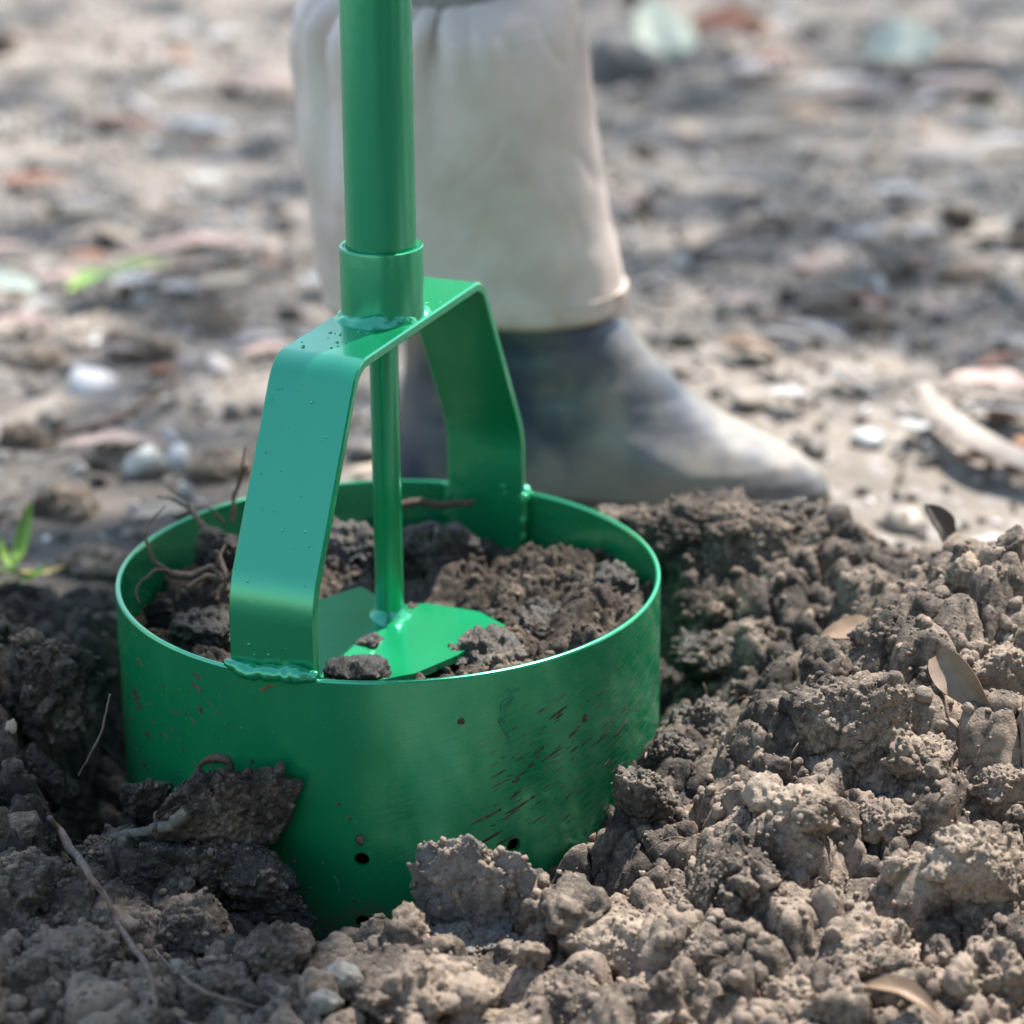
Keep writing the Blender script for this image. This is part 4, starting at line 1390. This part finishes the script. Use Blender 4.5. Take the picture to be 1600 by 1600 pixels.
# stones on the ground
M['stone'] = simple('weathered_stone', (0.15, 0.145, 0.145), 0.75, 0.35, 60, bump=0.002, bscale=120)
M['pebble'] = simple('white_pebble', (0.30, 0.28, 0.245), 0.65, 0.6, 220, bump=0.0003, bscale=300)
p = gp(972, 128, 0.0)
me = clod_mesh((0.050, 0.05, 0.046), 501, 4, 0.15, 0.15, mat=M['stone'], facet=0.5)
o = link('stone', me); o.location = p + np.array([0, 0.02, 0.012])
tag(o, 'grey rounded stone on the ground just right of the gaiter top', 'stone')
def pebble(px, py, w_, h_, label, y=None, mat='pebble'):
    p = at_y(px, py, y) if y is not None else heap_hit(px, py)
    mm = np.linalg.norm(p - CAM) / FPX
    me = clod_mesh((w_ * mm / 2.1, w_ * mm / 2.4, h_ * mm / 2.1), int(px + py), 4, 0.2, 0.12, mat=M[mat], facet=0.55)
    me.name = 'pebble'
    o = link('pebble', me)
    o.location = p + np.array([0, 0, -0.002])
    o.rotation_euler = (0.2, 0.15, 0.3)
    return tag(o, label, 'pebble')
pebble(508, 1560, 62, 44, 'smooth white pebble at the bottom edge left of the middle', -0.30)
pebble(540, 1518, 70, 40, 'pale pointed pebble just above the smooth white pebble', -0.285)
pebble(278, 1508, 26, 36, 'small upright pale pebble right of the twig', -0.275)
pebble(1170, 1500, 46, 66, 'pale grey pebble beside the angular dark clod', -0.262)
pebble(1418, 1195, 28, 22, 'tiny yellowish pebble in the tan clod on the right slope')
# litter on the heap
leaf_mat('drytan', (0.26, 0.185, 0.125), (0.15, 0.105, 0.07))
leaf('leaf', heap_hit(1490, 1085) + np.array([0.0, -0.012, 0.012]), 0.050, 0.020, R_(-52), R_(26), R_(58), 'drytan', 'curled dry tan leaf with a long stem lying on the big clod', 'leaf', 0.5, 0.5)
pts = [at_y(a, b, y_) for a, b, y_ in [(1390, 1008, -0.05), (1420, 1018, -0.06), (1448, 1035, -0.07), (1470, 1060, -0.075)]]
V, F = tube(pts, [0.0008, 0.001, 0.0014], 20, 8, 0.0006, 2)
tag(pymesh('stalk', V, F, M['twig_pale']), 'thin pale stem running up to the curled tan leaf', 'stem')
leaf('leaf', at_y(1345, 995, -0.035), 0.045, 0.018, R_(-6), R_(4), R_(20), 'brown', 'flat brown dead leaf on top of the big rounded clod', 'leaf', 0.3, 0.3)
leaf('bark_shard', at_y(1470, 825, 0.07), 0.034, 0.014, R_(10), R_(62), R_(60), 'dark', 'dark pointed shard of bark standing up on the ridge at the right', 'bark', 0.4, 0.2, 0.002)
leaf('leaf', at_y(1410, 1560, -0.315), 0.040, 0.012, R_(-28), R_(10), R_(10), 'brown', 'curled dark brown leaf in the bottom right foreground', 'leaf', 0.6, 0.3)
leaf('leaf', at_y(1500, 1250, -0.14), 0.018, 0.005, R_(60), R_(50), R_(20), 'white', 'tiny white sliver on the slope below the tan clod', 'leaf', 0.3, 0.2)
leaf('leaf', at_y(1080, 1352, -0.12), 0.016, 0.006, R_(10), R_(5), R_(20), 'tan', 'little tan flake near the lower right wall of the drum', 'leaf', 0.3, 0.2)

# fallen bits on the ground: nobody could count them
def litter(n, xr, yr_, rmin, rmax, name, label, pal, flat=(0.05, 0.16)):
    x = rng.uniform(*xr, n)
    y = yr_[0] + (yr_[1] - yr_[0]) * rng.random(n) ** 1.25
    keep = (ground_z(x, y) > -0.03)
    x, y = x[keep], y[keep]
    r = np.clip(rmin * rng.random(len(x)) ** -0.4, rmin, rmax)
    Vv, F, t = scatter(np.c_[x, y, ground_z(x, y) + 0.3 * r], r, 1 if n > 3000 else 2, flat)
    o = mesh_np(name, Vv, F, litter_mat(name, pal), attrs={'tone': t})
    o['kind'] = 'stuff'
    o['label'] = label
def litter_mat(name, pal):
    m, nd, lk, b = mat_new(name + '_tones')
    a = N(nd, 'ShaderNodeAttribute', attribute_name='tone')
    r = ramp(nd, pal, 'CONSTANT')
    lk.new(a.outputs['Fac'], r.inputs[0])
    lk.new(r.outputs[0], b.inputs['Base Color'])
    b.inputs['Roughness'].default_value = 0.6
    return m
litter(6500, (-0.9, 1.1), (0.20, 3.2), 0.0034, 0.022, 'leaf_litter', 'small chips of bark and leaf strewn over the trodden ground',
       [(0.0, (0.10, 0.08, 0.065)), (0.3, (0.20, 0.17, 0.14)), (0.52, (0.30, 0.26, 0.22)), (0.74, (0.42, 0.39, 0.39)), (0.89, (0.55, 0.53, 0.54)), (0.94, (0.40, 0.20, 0.12)), (0.96, (0.7, 0.7, 0.68))])
litter(1600, (-0.6, 0.8), (0.14, 1.3), 0.003, 0.012, 'gravel', 'grit and small stones on the trodden ground',
       [(0.0, (0.09, 0.08, 0.07)), (0.4, (0.17, 0.15, 0.13)), (0.75, (0.30, 0.28, 0.27)), (0.93, (0.5, 0.5, 0.5))], (0.5, 0.9))

# dark clods scattered on the ground behind and left of the drum
for px, py, wp, hp_, lab in [
    (330, 500, 110, 60, 'dark clod on the ground behind the drum left of the yoke'),
    (215, 545, 120, 50, 'low dark clod on the ground left of the yoke shoulder'),
    (60, 560, 90, 50, 'small dark clod on the ground at the left edge'),
    (205, 715, 120, 50, 'dark clod under the pale spoon-shaped leaf'),
    (100, 790, 130, 70, 'dark smooth clod on the ground above the seedling'),
    (340, 735, 110, 60, 'dark clod on the ground just left of the front leg'),
    (150, 880, 120, 60, 'dark crumbling clod between the seedling and the drum'),
    (40, 690, 90, 60, 'brown clod on the ground at the far left'),
    (1290, 478, 90, 44, 'larger clod in place of a dark hollow on the ground right of the gaiter'),  # this and the next two are added to stand in for a dark hollow
    (1355, 505, 70, 40, 'clod in place of a dark hollow on the ground straight above the highest clod'),
    (1225, 505, 70, 40, 'small clod in place of a dark hollow left of the larger one right of the gaiter'),
    (1500, 430, 70, 46, 'dark clod on the ground at the right below the white chip'),
]:
    p = gp(px, py, 0.004)
    mm = np.linalg.norm(p - CAM) / FPX
    o = link('clod', clod_mesh((wp * mm * 0.5, wp * mm * 0.42, hp_ * mm * 0.45), px, 4, 0.5, 1.0, mat=M['soil_dry'], facet=0.4))
    o.location = p
    tag(o, lab, 'clod')

# chips, bark crumbs and hair roots worked into the dug soil
nn = 340
pk = rng.choice(vis, nn, replace=False)
rr_ = np.clip(0.0016 * rng.random(nn) ** -0.45, 0.0016, 0.0060)
Vv, F, t_ = scatter(HV[pk] + np.c_[0 * rr_, 0 * rr_, 0.5 * rr_], rr_, 2, (0.06, 0.2), 0.5)
o = mesh_np('wood_chips', Vv, F, litter_mat('wood_chips', [(0.0, (0.10, 0.065, 0.04)), (0.35, (0.22, 0.16, 0.11)), (0.65, (0.36, 0.29, 0.22)), (0.85, (0.24, 0.11, 0.06)), (0.93, (0.42, 0.38, 0.32))]), attrs={'tone': t_})
o['kind'] = 'stuff'
o['label'] = 'small chips of wood and dead leaf mixed into the dug soil'
parts = []
for p in HV[rng.choice(vis, 170, replace=False)]:
    L_ = rng.uniform(0.008, 0.03)
    a_ = rng.uniform(0, 6.28)
    d_ = np.array([math.cos(a_), math.sin(a_), rng.uniform(-0.2, 0.5)])
    c_ = rng.normal(size=3) * 0.25
    q = [p + np.array([0, 0, 0.0005]), p + d_ * L_ * 0.35 + c_ * L_ * 0.4 + np.array([0, 0, 0.002]), p + d_ * L_ * 0.7 + c_ * L_ * 0.2, p + d_ * L_ - np.array([0, 0, 0.004])]
    parts.append(tube(q, [0.00045, 0.0004, 0.0002], 9, 4))
V, F = join(*parts)
o = pymesh('hair_roots', V, F, M['root'])
o['kind'] = 'stuff'
o['label'] = 'fine brown hair roots sticking out of the dug soil'

# seedling at the left edge
def seedling():
    base = gp(28, 925, 0.0)
    e = empty('seedling', base)
    tag(e, 'small green seedling with yellowing leaves at the left edge', 'seedling')
    V, F = tube([(0, 0, 0), (0.002, 0, 0.008), (0.001, 0, 0.016)], [0.0012, 0.001, 0.0006], 10, 6)
    pymesh('stem', V, F, M['leafstem'], e)
    for L, W_, yaw, pit, mt, z in ((0.044, 0.0095, 1.2, -1.0, 'green', 0.016), (0.030, 0.007, 2.2, -0.7, 'green', 0.010), (0.034, 0.006, 0.6, 0.1, 'yellow', 0.012), (0.030, 0.006, 3.6, 0.15, 'yellow', 0.010), (0.026, 0.007, 3.4, -0.45, 'green', 0.012), (0.030, 0.007, 2.8, 0.45, 'yellow', 0.006), (0.030, 0.008, -0.5, 0.5, 'yellow', 0.004), (0.022, 0.007, 0.3, -0.4, 'green', 0.006)):
        o = leaf('leaf', (0, 0, 0), L, W_, yaw, pit, 0.2, mt, 'x', 'leaf', 0.5, -0.3)
        del o['label'], o['category']
        o.parent = e
        o.location = (math.cos(yaw) * math.cos(pit) * L * 0.5, math.sin(yaw) * math.cos(pit) * L * 0.5, z - math.sin(pit) * L * 0.5)
leaf_mat('yellow', (0.45, 0.34, 0.12), (0.35, 0.30, 0.12))
leaf_mat('leafstem', (0.30, 0.30, 0.12), (0.25, 0.22, 0.10))
seedling()

# ------------------------------------------------------------------ the person: boot, gaiter and leg
BY = 0.375
person = empty('person', (0.06, BY, 0.0))
tag(person, 'person standing behind the drum in a dark rubber boot and pale canvas gaiter', 'person')
PO = np.array([0.06, BY, 0.0])

def boot_mesh():
    # side outline read as (height, heel x, toe x, half width), x measured from the ankle line
    rows = [
        (0.016, -0.072, 0.221, 0.046, 0.0), (0.022, -0.076, 0.223, 0.049, 0.0), (0.032, -0.078, 0.217, 0.050, 0.0), (0.042, -0.077, 0.204, 0.0495, 0.0),
        (0.052, -0.075, 0.184, 0.048, 0.1), (0.060, -0.073, 0.167, 0.0465, 0.2), (0.068, -0.071, 0.152, 0.045, 0.35), (0.076, -0.069, 0.139, 0.0445, 0.5),
        (0.086, -0.067, 0.125, 0.0445, 0.7), (0.098, -0.066, 0.115, 0.045, 0.85), (0.112, -0.066, 0.102, 0.046, 1.0), (0.130, -0.066, 0.087, 0.047, 1.0),
                (0.145, -0.070, 0.070, 0.046, 1.0), (0.165, -0.075, 0.050, 0.045, 1.0), (0.200, -0.080, 0.036, 0.045, 1.0), (0.250, -0.080, 0.032, 0.045, 1.0), (0.300, -0.075, 0.030, 0.045, 1.0)]
    rows = np.array(rows)
    zz = np.r_[np.linspace(0.016, 0.13, 70), np.linspace(0.133, 0.30, 24)]
    seg = 96
    V = []
    for z in zz:
        xb, xf, w_, k = [np.interp(z, rows[:, 0], rows[:, c]) for c in (1, 2, 3, 4)]
        t = np.linspace(0, 2 * np.pi, seg, endpoint=False)
        cx, hl = (xb + xf) / 2, (xf - xb) / 2
        c_, s_ = np.cos(t), np.sin(t)
        x = cx + hl * np.sign(c_) * np.abs(c_) ** 0.9
        u = (x - xb) / (xf - xb)
        waist = 1 - 0.16 * (1 - k) * np.exp(-((u - 0.42) / 0.16) ** 2) + 0.10 * (1 - k) * np.exp(-((u - 0.72) / 0.18) ** 2)
        y = w_ * np.sign(s_) * np.abs(s_) ** (0.8 + 0.2 * k) * waist
        V.append(np.c_[x, y, np.full(seg, z)])
    V = np.concatenate(V)
    c = np.array([0.02, 0, 0.06])
    nrm = V - np.c_[np.clip(V[:, 0], -0.03, 0.15), 0 * V[:, 0], np.clip(V[:, 2], 0.02, 1)]
    nrm /= np.linalg.norm(nrm, axis=1)[:, None] + 1e-9
    # rubber folds over the instep and round the ankle
    f = np.zeros(len(V))
    for (x0, z0, dx, dz, wd, am) in ((0.085, 0.075, 0.92, -0.38, 0.010, -0.0050), (0.105, 0.060, 0.80, -0.60, 0.012, 0.0040), (0.06, 0.098, 0.95, 0.3, 0.010, -0.004), (0.03, 0.075, 0.9, 0.45, 0.012, 0.003), (0.00, 0.12, 1.0, 0.1, 0.010, -0.003), (0.15, 0.06, 0.6, -0.8, 0.014, 0.003)):
        d = -(V[:, 0] - x0) * dz + (V[:, 2] - z0) * dx
        al = (V[:, 0] - x0) * dx + (V[:, 2] - z0) * dz
        f += am * np.exp(-(d / wd) ** 2) * np.exp(-(al / 0.055) ** 2)
    f = 0.5 * f + 0.0012 * fbm(V * 18, 2, 5)
    V = V + nrm * f[:, None]
    n = len(zz)
    F = [tuple(q) for q in grid_faces(seg, n, True)]
    F.append(tuple(range(seg - 1, -1, -1)))
    return V, F

def rubber_material():
    m, nd, lk, b = mat_new('worn_rubber')
    tc = N(nd, 'ShaderNodeTexCoord')
    n = N(nd, 'ShaderNodeTexNoise', Scale=11.0, Detail=5.0, Roughness=0.55)
    n2 = N(nd, 'ShaderNodeTexNoise', Scale=150.0, Detail=4.0)
    lk.new(tc.outputs['Object'], n.inputs['Vector'])
    lk.new(tc.outputs['Object'], n2.inputs['Vector'])
    r = ramp(nd, [(0.38, (0.044, 0.056, 0.088)), (0.48, (0.105, 0.110, 0.122)), (0.60, (0.26, 0.232, 0.20))])
    lk.new(n.outputs['Fac'], r.inputs[0])
    lk.new(r.outputs[0], b.inputs['Base Color'])
    rr = ramp(nd, [(0.35, (0.34,) * 3), (0.65, (0.50,) * 3)])
    lk.new(n.outputs['Fac'], rr.inputs[0])
    lk.new(rr.outputs[0], b.inputs['Roughness'])
    b.inputs['Specular IOR Level'].default_value = 0.6
    bp = N(nd, 'ShaderNodeBump', Strength=0.10, Distance=0.0008)
    lk.new(n2.outputs['Fac'], bp.inputs['Height'])
    lk.new(bp.outputs[0], b.inputs['Normal'])
    return m
M['rubber'] = rubber_material()
M['sole'] = simple('muddy_sole', (0.09, 0.078, 0.062), 0.85, 0.4, 60, bump=0.001)
V, F = boot_mesh()
boot = pymesh('boot', V, F, M['rubber'], person)
boot.rotation_euler = (0, 0, R_(-6))
t = np.linspace(0, 2 * np.pi, 72, endpoint=False)
sole = []
for z, g_ in ((0.0, 0.0), (0.004, 0.002), (0.016, 0.003), (0.020, 0.001)):
    u = np.cos(t)
    x = 0.073 + (0.149 + g_) * np.sign(u) * np.abs(u) ** 0.9
    uu = (x + 0.077) / 0.292
    wv = 1 - 0.16 * np.exp(-((uu - 0.42) / 0.16) ** 2) + 0.10 * np.exp(-((uu - 0.72) / 0.18) ** 2)
    sole.append(np.c_[x, (0.047 + g_) * np.sign(np.sin(t)) * np.abs(np.sin(t)) ** 0.8 * wv, np.full(72, z)])
V = np.concatenate(sole)
F = [tuple(q) for q in grid_faces(72, 4, True)] + [tuple(range(71, -1, -1)), tuple(216 + k for k in range(72))]
pymesh('sole', V, F, M['sole'], boot, True, 40)

def gaiter_mesh():
    """canvas tube over the boot: gathered by elastic at the top, flaring to a stiff hem"""
    # rows: picture height, left and right edge as seen in the photograph
    rows = [(-80, 596, 784), (-60, 588, 796), (-46, 572, 818), (-36, 548, 848), (-24, 518, 872), (-4, 486, 894), (26, 467, 907), (58, 461, 914), (100, 459, 918), (180, 468, 925), (270, 479, 938), (350, 489, 951), (420, 498, 966), (452, 503, 974), (470, 504, 975)]
    seg, V = 180, []
    yy = np.r_[np.linspace(-80, 110, 50), np.linspace(115, 470, 56)]
    rr = np.array(rows, float)
    n = len(yy)
    for i, py in enumerate(yy):
        l_, r_ = np.interp(py, rr[:, 0], rr[:, 1]), np.interp(py, rr[:, 0], rr[:, 2])
        a, b = at_y(l_, py, BY), at_y(r_, py, BY)
        hw = (b[0] - a[0]) / 2
        cx = (a[0] + b[0]) / 2
        z = a[2]
        f = np.clip((py + 80) / 550, 0, 1)
        hd = hw * (0.80 - 0.16 * f)
        t = np.linspace(0, 2 * np.pi, seg, endpoint=False)
        # gathers that fade downwards, a few deep folds on the front and left
        fall = math.exp(-max(py, 0) / 105.0)
        g = (0.0030 - 0.0022 * sstep(-0.1, 0.5, np.cos(t))) * fall * np.sin(17 * t + 2.6 * np.sin(2 * t + 0.7) + 1.3 * np.sin(5 * t)) * (0.55 + 0.45 * np.sin(3 * t + 1)) * (1 if py > -35 else 0.45)
        for a0, wd, dp, ln in ((R_(196), 0.10, 0.010, 120), (R_(214), 0.14, 0.023, 175), (R_(240), 0.10, 0.010, 130), (R_(256), 0.07, 0.010, 100), (R_(268), 0.12, 0.021, 140), (R_(283), 0.06, 0.004, 60)):
            dt = (t - a0 + math.pi) % (2 * math.pi) - math.pi
            wdd = wd * (0.55 + 0.6 * max(py, 0) / ln)
            g -= dp * np.exp(-(dt / wdd) ** 2) * math.exp(-((max(py, 0) - 30) / ln) ** 2) * min(1, max(0, (py + 50) / 40))
        x = cx - PO[0] + (hw + g) * np.cos(t)
        y = (hd + g) * np.sin(t)
        V.append(np.c_[x, y, z + 0.26 * y * np.clip((70 - py) / 120, 0, 1)])
    V = np.concatenate(V)
    P = V * 1.0
    tilted = np.c_[P[:, 0] * 13 + P[:, 2] * 7, P[:, 1] * 13, P[:, 2] * 10 - P[:, 0] * 8]
    crease = np.abs(fbm(tilted * 0.9 + 4.4, 2, 12))
    sl = (0.0080 - 0.0050 * sstep(0.0, 0.06, V[:, 0])) * fbm(tilted * 0.75, 2, 8) + 0.0008 * fbm(P * 60, 2, 9) - 0.0012 * np.exp(-(crease / 0.09) ** 2)
    nrm = V * np.array([1, 1, 0])
    nrm -= np.array([V[:, 0].mean(), 0, 0])
    nrm /= np.linalg.norm(nrm, axis=1)[:, None]
    V = V + nrm * sl[:, None]
    # the hem dips at the front and rises to the right
    low = np.clip((0.22 - V[:, 2]) / 0.09, 0, 1)
    V[:, 2] += low * 0.0025 * np.sin(np.arctan2(V[:, 1], V[:, 0]) * 2)
    F = [tuple(q) for q in grid_faces(seg, n, True)]
    return V, F, seg, n
def canvas_material():
    m, nd, lk, b = mat_new('pale_canvas')
    tc = N(nd, 'ShaderNodeTexCoord')
    ob = tc.outputs['Object']
    n = N(nd, 'ShaderNodeTexNoise', Scale=11.0, Detail=5.0, Roughness=0.6)
    lk.new(ob, n.inputs['Vector'])
    r = ramp(nd, [(0.34, (0.56, 0.46, 0.40)), (0.50, (0.68, 0.575, 0.52)), (0.66, (0.74, 0.65, 0.60))])
    lk.new(n.outputs['Fac'], r.inputs[0])
    sep = N(nd, 'ShaderNodeSeparateXYZ')
    lk.new(ob, sep.inputs[0])
    # mud rubbed into the lower third
    d = math_n(nd, lk, 'MULTIPLY_ADD', sep.outputs['Z'], -9.0)
    d.node.inputs[2].default_value = 2.1
    d.node.use_clamp = True
    n4 = N(nd, 'ShaderNodeTexNoise', Scale=24.0, Detail=4.0)
    lk.new(ob, n4.inputs['Vector'])
    dr = ramp(nd, [(0.45, (0, 0, 0)), (0.66, (1, 1, 1))])
    lk.new(n4.outputs['Fac'], dr.inputs[0])
    col = mixc(nd, lk, math_n(nd, lk, 'MULTIPLY', math_n(nd, lk, 'MULTIPLY', d, dr.outputs[0]), 0.6), r.outputs[0], (0.30, 0.235, 0.165))
    lk.new(col, b.inputs['Base Color'])
    b.inputs['Roughness'].default_value = 0.9
    b.inputs['Specular IOR Level'].default_value = 0.2
    wv = N(nd, 'ShaderNodeTexNoise', Scale=900.0, Detail=2.0)
    lk.new(ob, wv.inputs['Vector'])
    bp = N(nd, 'ShaderNodeBump', Strength=0.3, Distance=0.0006)
    lk.new(wv.outputs['Fac'], bp.inputs['Height'])
    lk.new(bp.outputs[0], b.inputs['Normal'])
    return m
M['canvas'] = canvas_material()
GVt, GFt, gseg, gn = gaiter_mesh()
gaiter = pymesh('gaiter', GVt, GFt, M['canvas'], person)
sol = gaiter.modifiers.new('cloth', 'SOLIDIFY')
sol.thickness = 0.0022
sol.offset = -1
# stitched double hem
ring = GVt[(gn - 1) * gseg:]
hem = []
for dz, off in ((0.0005, 0.0022), (0.0135, 0.0024), (0.0142, 0.0002), (-0.0015, -0.0005), (-0.0018, 0.0008)):
    c_ = np.array([ring[:, 0].mean(), ring[:, 1].mean(), 0])
    dirv = (ring - c_) * np.array([1, 1, 0])
    dirv /= np.linalg.norm(dirv, axis=1)[:, None]
    hem.append(ring + dirv * off + np.array([0, 0, dz]))
order = [3, 4, 0, 1, 2]
Vh = np.concatenate([hem[k] for k in order])
pymesh('hem', Vh, [tuple(q) for q in grid_faces(gseg, 5, True)], M['canvas'], gaiter, True, 40)
# elastic cuff and the leg above it
M['knit'] = simple('grey_knit', (0.36, 0.35, 0.34), 0.95, 0.3, 200, bump=0.0008, bscale=700)
a, b = at_y(596, -40, BY), at_y(790, -40, BY)
cx, hw = (a[0] + b[0]) / 2 - PO[0], (b[0] - a[0]) / 2
z0 = at_y(690, -46, BY)[2]
seg = 240
t = np.linspace(0, 2 * np.pi, seg, endpoint=False)
Vc = []
for k, z in enumerate(np.linspace(z0 - 0.004, z0 + 0.035, 10)):
    rib = 0.0011 * np.abs(np.sin(t * 34))
    bul = 0.002 * math.sin(math.pi * k / 9) + 0.016 * (1 if k else 0.97)
    yc = (hw * 0.85 + bul + rib) * np.sin(t)
    Vc.append(np.c_[cx + (hw + bul + rib) * np.cos(t), yc, z + 0.26 * yc])
pymesh('elastic_cuff', np.concatenate(Vc), [tuple(q) for q in grid_faces(seg, 10, True)], M['knit'], gaiter)
M['trouser'] = simple('work_trouser', (0.10, 0.11, 0.12), 0.9, 0.3, 40, bump=0.0006, bscale=600)
Vl = []
seg = 64
t = np.linspace(0, 2 * np.pi, seg, endpoint=False)
for z, r_, dx, dy in ((0.30, 0.046, 0, 0), (0.34, 0.052, 0, 0.002), (0.40, 0.064, 0.005, 0.006), (0.46, 0.066, 0.012, 0.012), (0.54, 0.066, 0.02, 0.02), (0.62, 0.072, 0.015, 0.04), (0.72, 0.084, 0.0, 0.08), (0.82, 0.092, -0.02, 0.12)):
    P = np.c_[cx + dx + r_ * np.cos(t), dy + r_ * 0.95 * np.sin(t), np.full(seg, z)]
    P[:, :2] += 0.004 * np.c_[perlin(P * 20, 3), perlin(P * 20, 4)]
    Vl.append(P)
Fl = [tuple(q) for q in grid_faces(seg, 8, True)] + [tuple(range(seg - 1, -1, -1)), tuple(7 * seg + k for k in range(seg))]
pymesh('trouser_leg', np.concatenate(Vl), Fl, M['trouser'], person)

# ------------------------------------------------------------------ the gum tree whose crown dapples the ground
def shade_wanted(x, y):
    P = np.c_[x * 1.0, y * 1.0, 0 * x]
    d = 0.24 + 0.22 * np.clip(fbm(P * 1.6, 3, 71) + 0.15, 0, 1)
    d = np.where(y < 0.45, 0.0, d)
    d = np.where((x > 0.12) & (y > 0.2) & (y < 0.75) & (x < 0.7), 0.04, d)          # sunny patch by the toe
    d = np.where((y > 1.75) & (x < -0.05), 0.08, d)
    d = np.where(np.hypot(x - 0.005, y - 0.205) < 0.085, 1.0, d)  # extra leaf clump added to keep the sun off the gaiter's shoulder
    d = np.where((y < -0.50), 1.0, d)
    left = (x < -0.01 + 0.15 * (y + 0.2) + 0.03 * perlin(P * 14, 5)) & (y < -0.17)
    left |= (x < -0.125 + 0.02 * perlin(P * 20, 6)) & (y < 0.16)
    d = np.where(left & (y > -0.52), 0.95, d)
    d = np.where((x < -0.1) & (y >= 0.10) & (y < 0.5), 0.35, d)
    return np.clip(d, 0, 1)

def gum_tree():
    base = np.array([3.3, 2.1, -0.03])
    e = empty('gum_tree', base)
    tag(e, 'tall gum tree with drooping narrow leaves shading the trodden ground', 'tree')
    bark = simple('gum_bark', (0.30, 0.26, 0.22), 0.85, 0.4, 8, bump=0.004, bscale=30)
    lm = simple('gum_leaf', (0.075, 0.105, 0.045), 0.5, 0.35, 3)
    V, F = tube([(0, 0, 0), (-0.05, 0.03, 1.8), (0.06, -0.02, 3.6), (-0.05, 0.0, 5.6), (-0.2, 0.1, 8.2)], [0.20, 0.17, 0.15, 0.11, 0.05], 40, 14, 0.006, 1)
    pymesh('trunk', V, F, bark, e)
    for k, (tx, ty, tz, z0) in enumerate(((2.6, 3.5, 5.0, 4.2), (2.6, 0.4, 5.2, 4.6), (2.0, 3.6, 5.6, 5.2), (2.6, 4.4, 5.8, 5.6))):
        a = np.array([0, 0, z0])
        b = np.array([tx, ty, tz]) - base
        V, F = tube([a, a * 0.6 + b * 0.4 + np.array([0, 0, 0.45]), b], [0.06, 0.035, 0.010], 24, 10, 0.01, k)
        pymesh('limb', V, F, bark, e)
    n = 190000
    x, y = rng.uniform(-1.9, 2.3, n), rng.uniform(-3.6, 3.6, n)
    keep = rng.random(n) < shade_wanted(x, y) * 0.17 / 0.17 * 0.34
    x, y = x[keep], y[keep]
    n = len(x)
    sv = np.array(sun_dir)
    tt = rng.uniform(4.6, 6.6, n)
    ctr = np.c_[x, y, 0 * x] + sv * tt[:, None]
    Rm = rot_mats(n)
    L, W_ = rng.uniform(0.05, 0.085, n), rng.uniform(0.012, 0.019, n)
    tpl = np.array([(-1, 0, 0), (-0.35, 1, 0.1), (0.35, 0.8, 0.1), (1, 0, -0.1), (0.35, -0.8, 0.1), (-0.35, -1, 0.1)])
    Vv = np.stack([tpl[None, :, 0] * L[:, None], tpl[None, :, 1] * W_[:, None], tpl[None, :, 2] * W_[:, None]], 2)
    Vv = np.einsum('nij,nvj->nvi', Rm, Vv) + ctr[:, None, :] - base
    idx = (np.arange(n) * 6)[:, None]
    F = np.r_[idx + np.array([[0, 1, 2, 3]]), idx + np.array([[0, 3, 4, 5]])]
    o = mesh_np('crown', Vv.reshape(-1, 3), F, lm, e, False)
    o['kind'] = 'stuff'
gum_tree()

# ------------------------------------------------------------------ shrubs outside the picture on the right; the paint mirrors them
def shrub(x, y, rx, h, label, seed):
    base = np.array([x, y, -0.03])
    e = empty('shrub', base)
    tag(e, label, 'shrub')
    rg = np.random.default_rng(seed)
    lm = simple('shrub_leaf', (0.050, 0.085, 0.030), 0.5, 0.4, 3)
    for k in range(6):
        a = k * 1.05 + seed
        V, F = tube([(0.06 * math.cos(a), 0.06 * math.sin(a), 0), (0.3 * rx * math.cos(a), 0.3 * rx * math.sin(a), 0.45 * h), (0.7 * rx * math.cos(a), 0.7 * rx * math.sin(a), 0.85 * h)], [0.025, 0.018, 0.006], 14, 8, 0.004, k)
        pymesh('stem', V, F, M['twig_pale'], e)
    n = 9000
    d = rg.normal(size=(n, 3))
    d /= np.linalg.norm(d, axis=1)[:, None]
    rad = rg.random(n) ** 0.45 * (1 + 0.55 * fbm(d * 2.3 + seed, 2, seed))
    ctr = d * rad[:, None] * np.array([rx, rx, h * 0.5]) + np.array([0, 0, h * 0.54])
    ctr = ctr[ctr[:, 2] > 0.05]
    n = len(ctr)
    Rm = rot_mats(n)
    L, W_ = rg.uniform(0.03, 0.06, n), rg.uniform(0.012, 0.022, n)
    tpl = np.array([(-1, 0, 0), (-0.2, 1, 0.15), (1, 0, -0.1), (-0.2, -1, 0.15)])
    Vv = np.stack([tpl[None, :, 0] * L[:, None], tpl[None, :, 1] * W_[:, None], tpl[None, :, 2] * W_[:, None]], 2)
    Vv = np.einsum('nij,nvj->nvi', Rm, Vv) + ctr[:, None, :]
    F = np.arange(n * 4).reshape(-1, 4)
    o = mesh_np('foliage', Vv.reshape(-1, 3), F, lm, e, False)
    o['kind'] = 'stuff'
shrub(2.7, -0.5, 1.0, 2.4, 'dense green shrub standing to the right of the soil heap', 3)
shrub(2.3, -2.3, 1.1, 2.6, 'tall green shrub at the edge of the clearing behind the viewer', 7)
shrub(0.9, -3.6, 1.2, 2.2, 'broad low green shrub closing the clearing behind the viewer', 12)
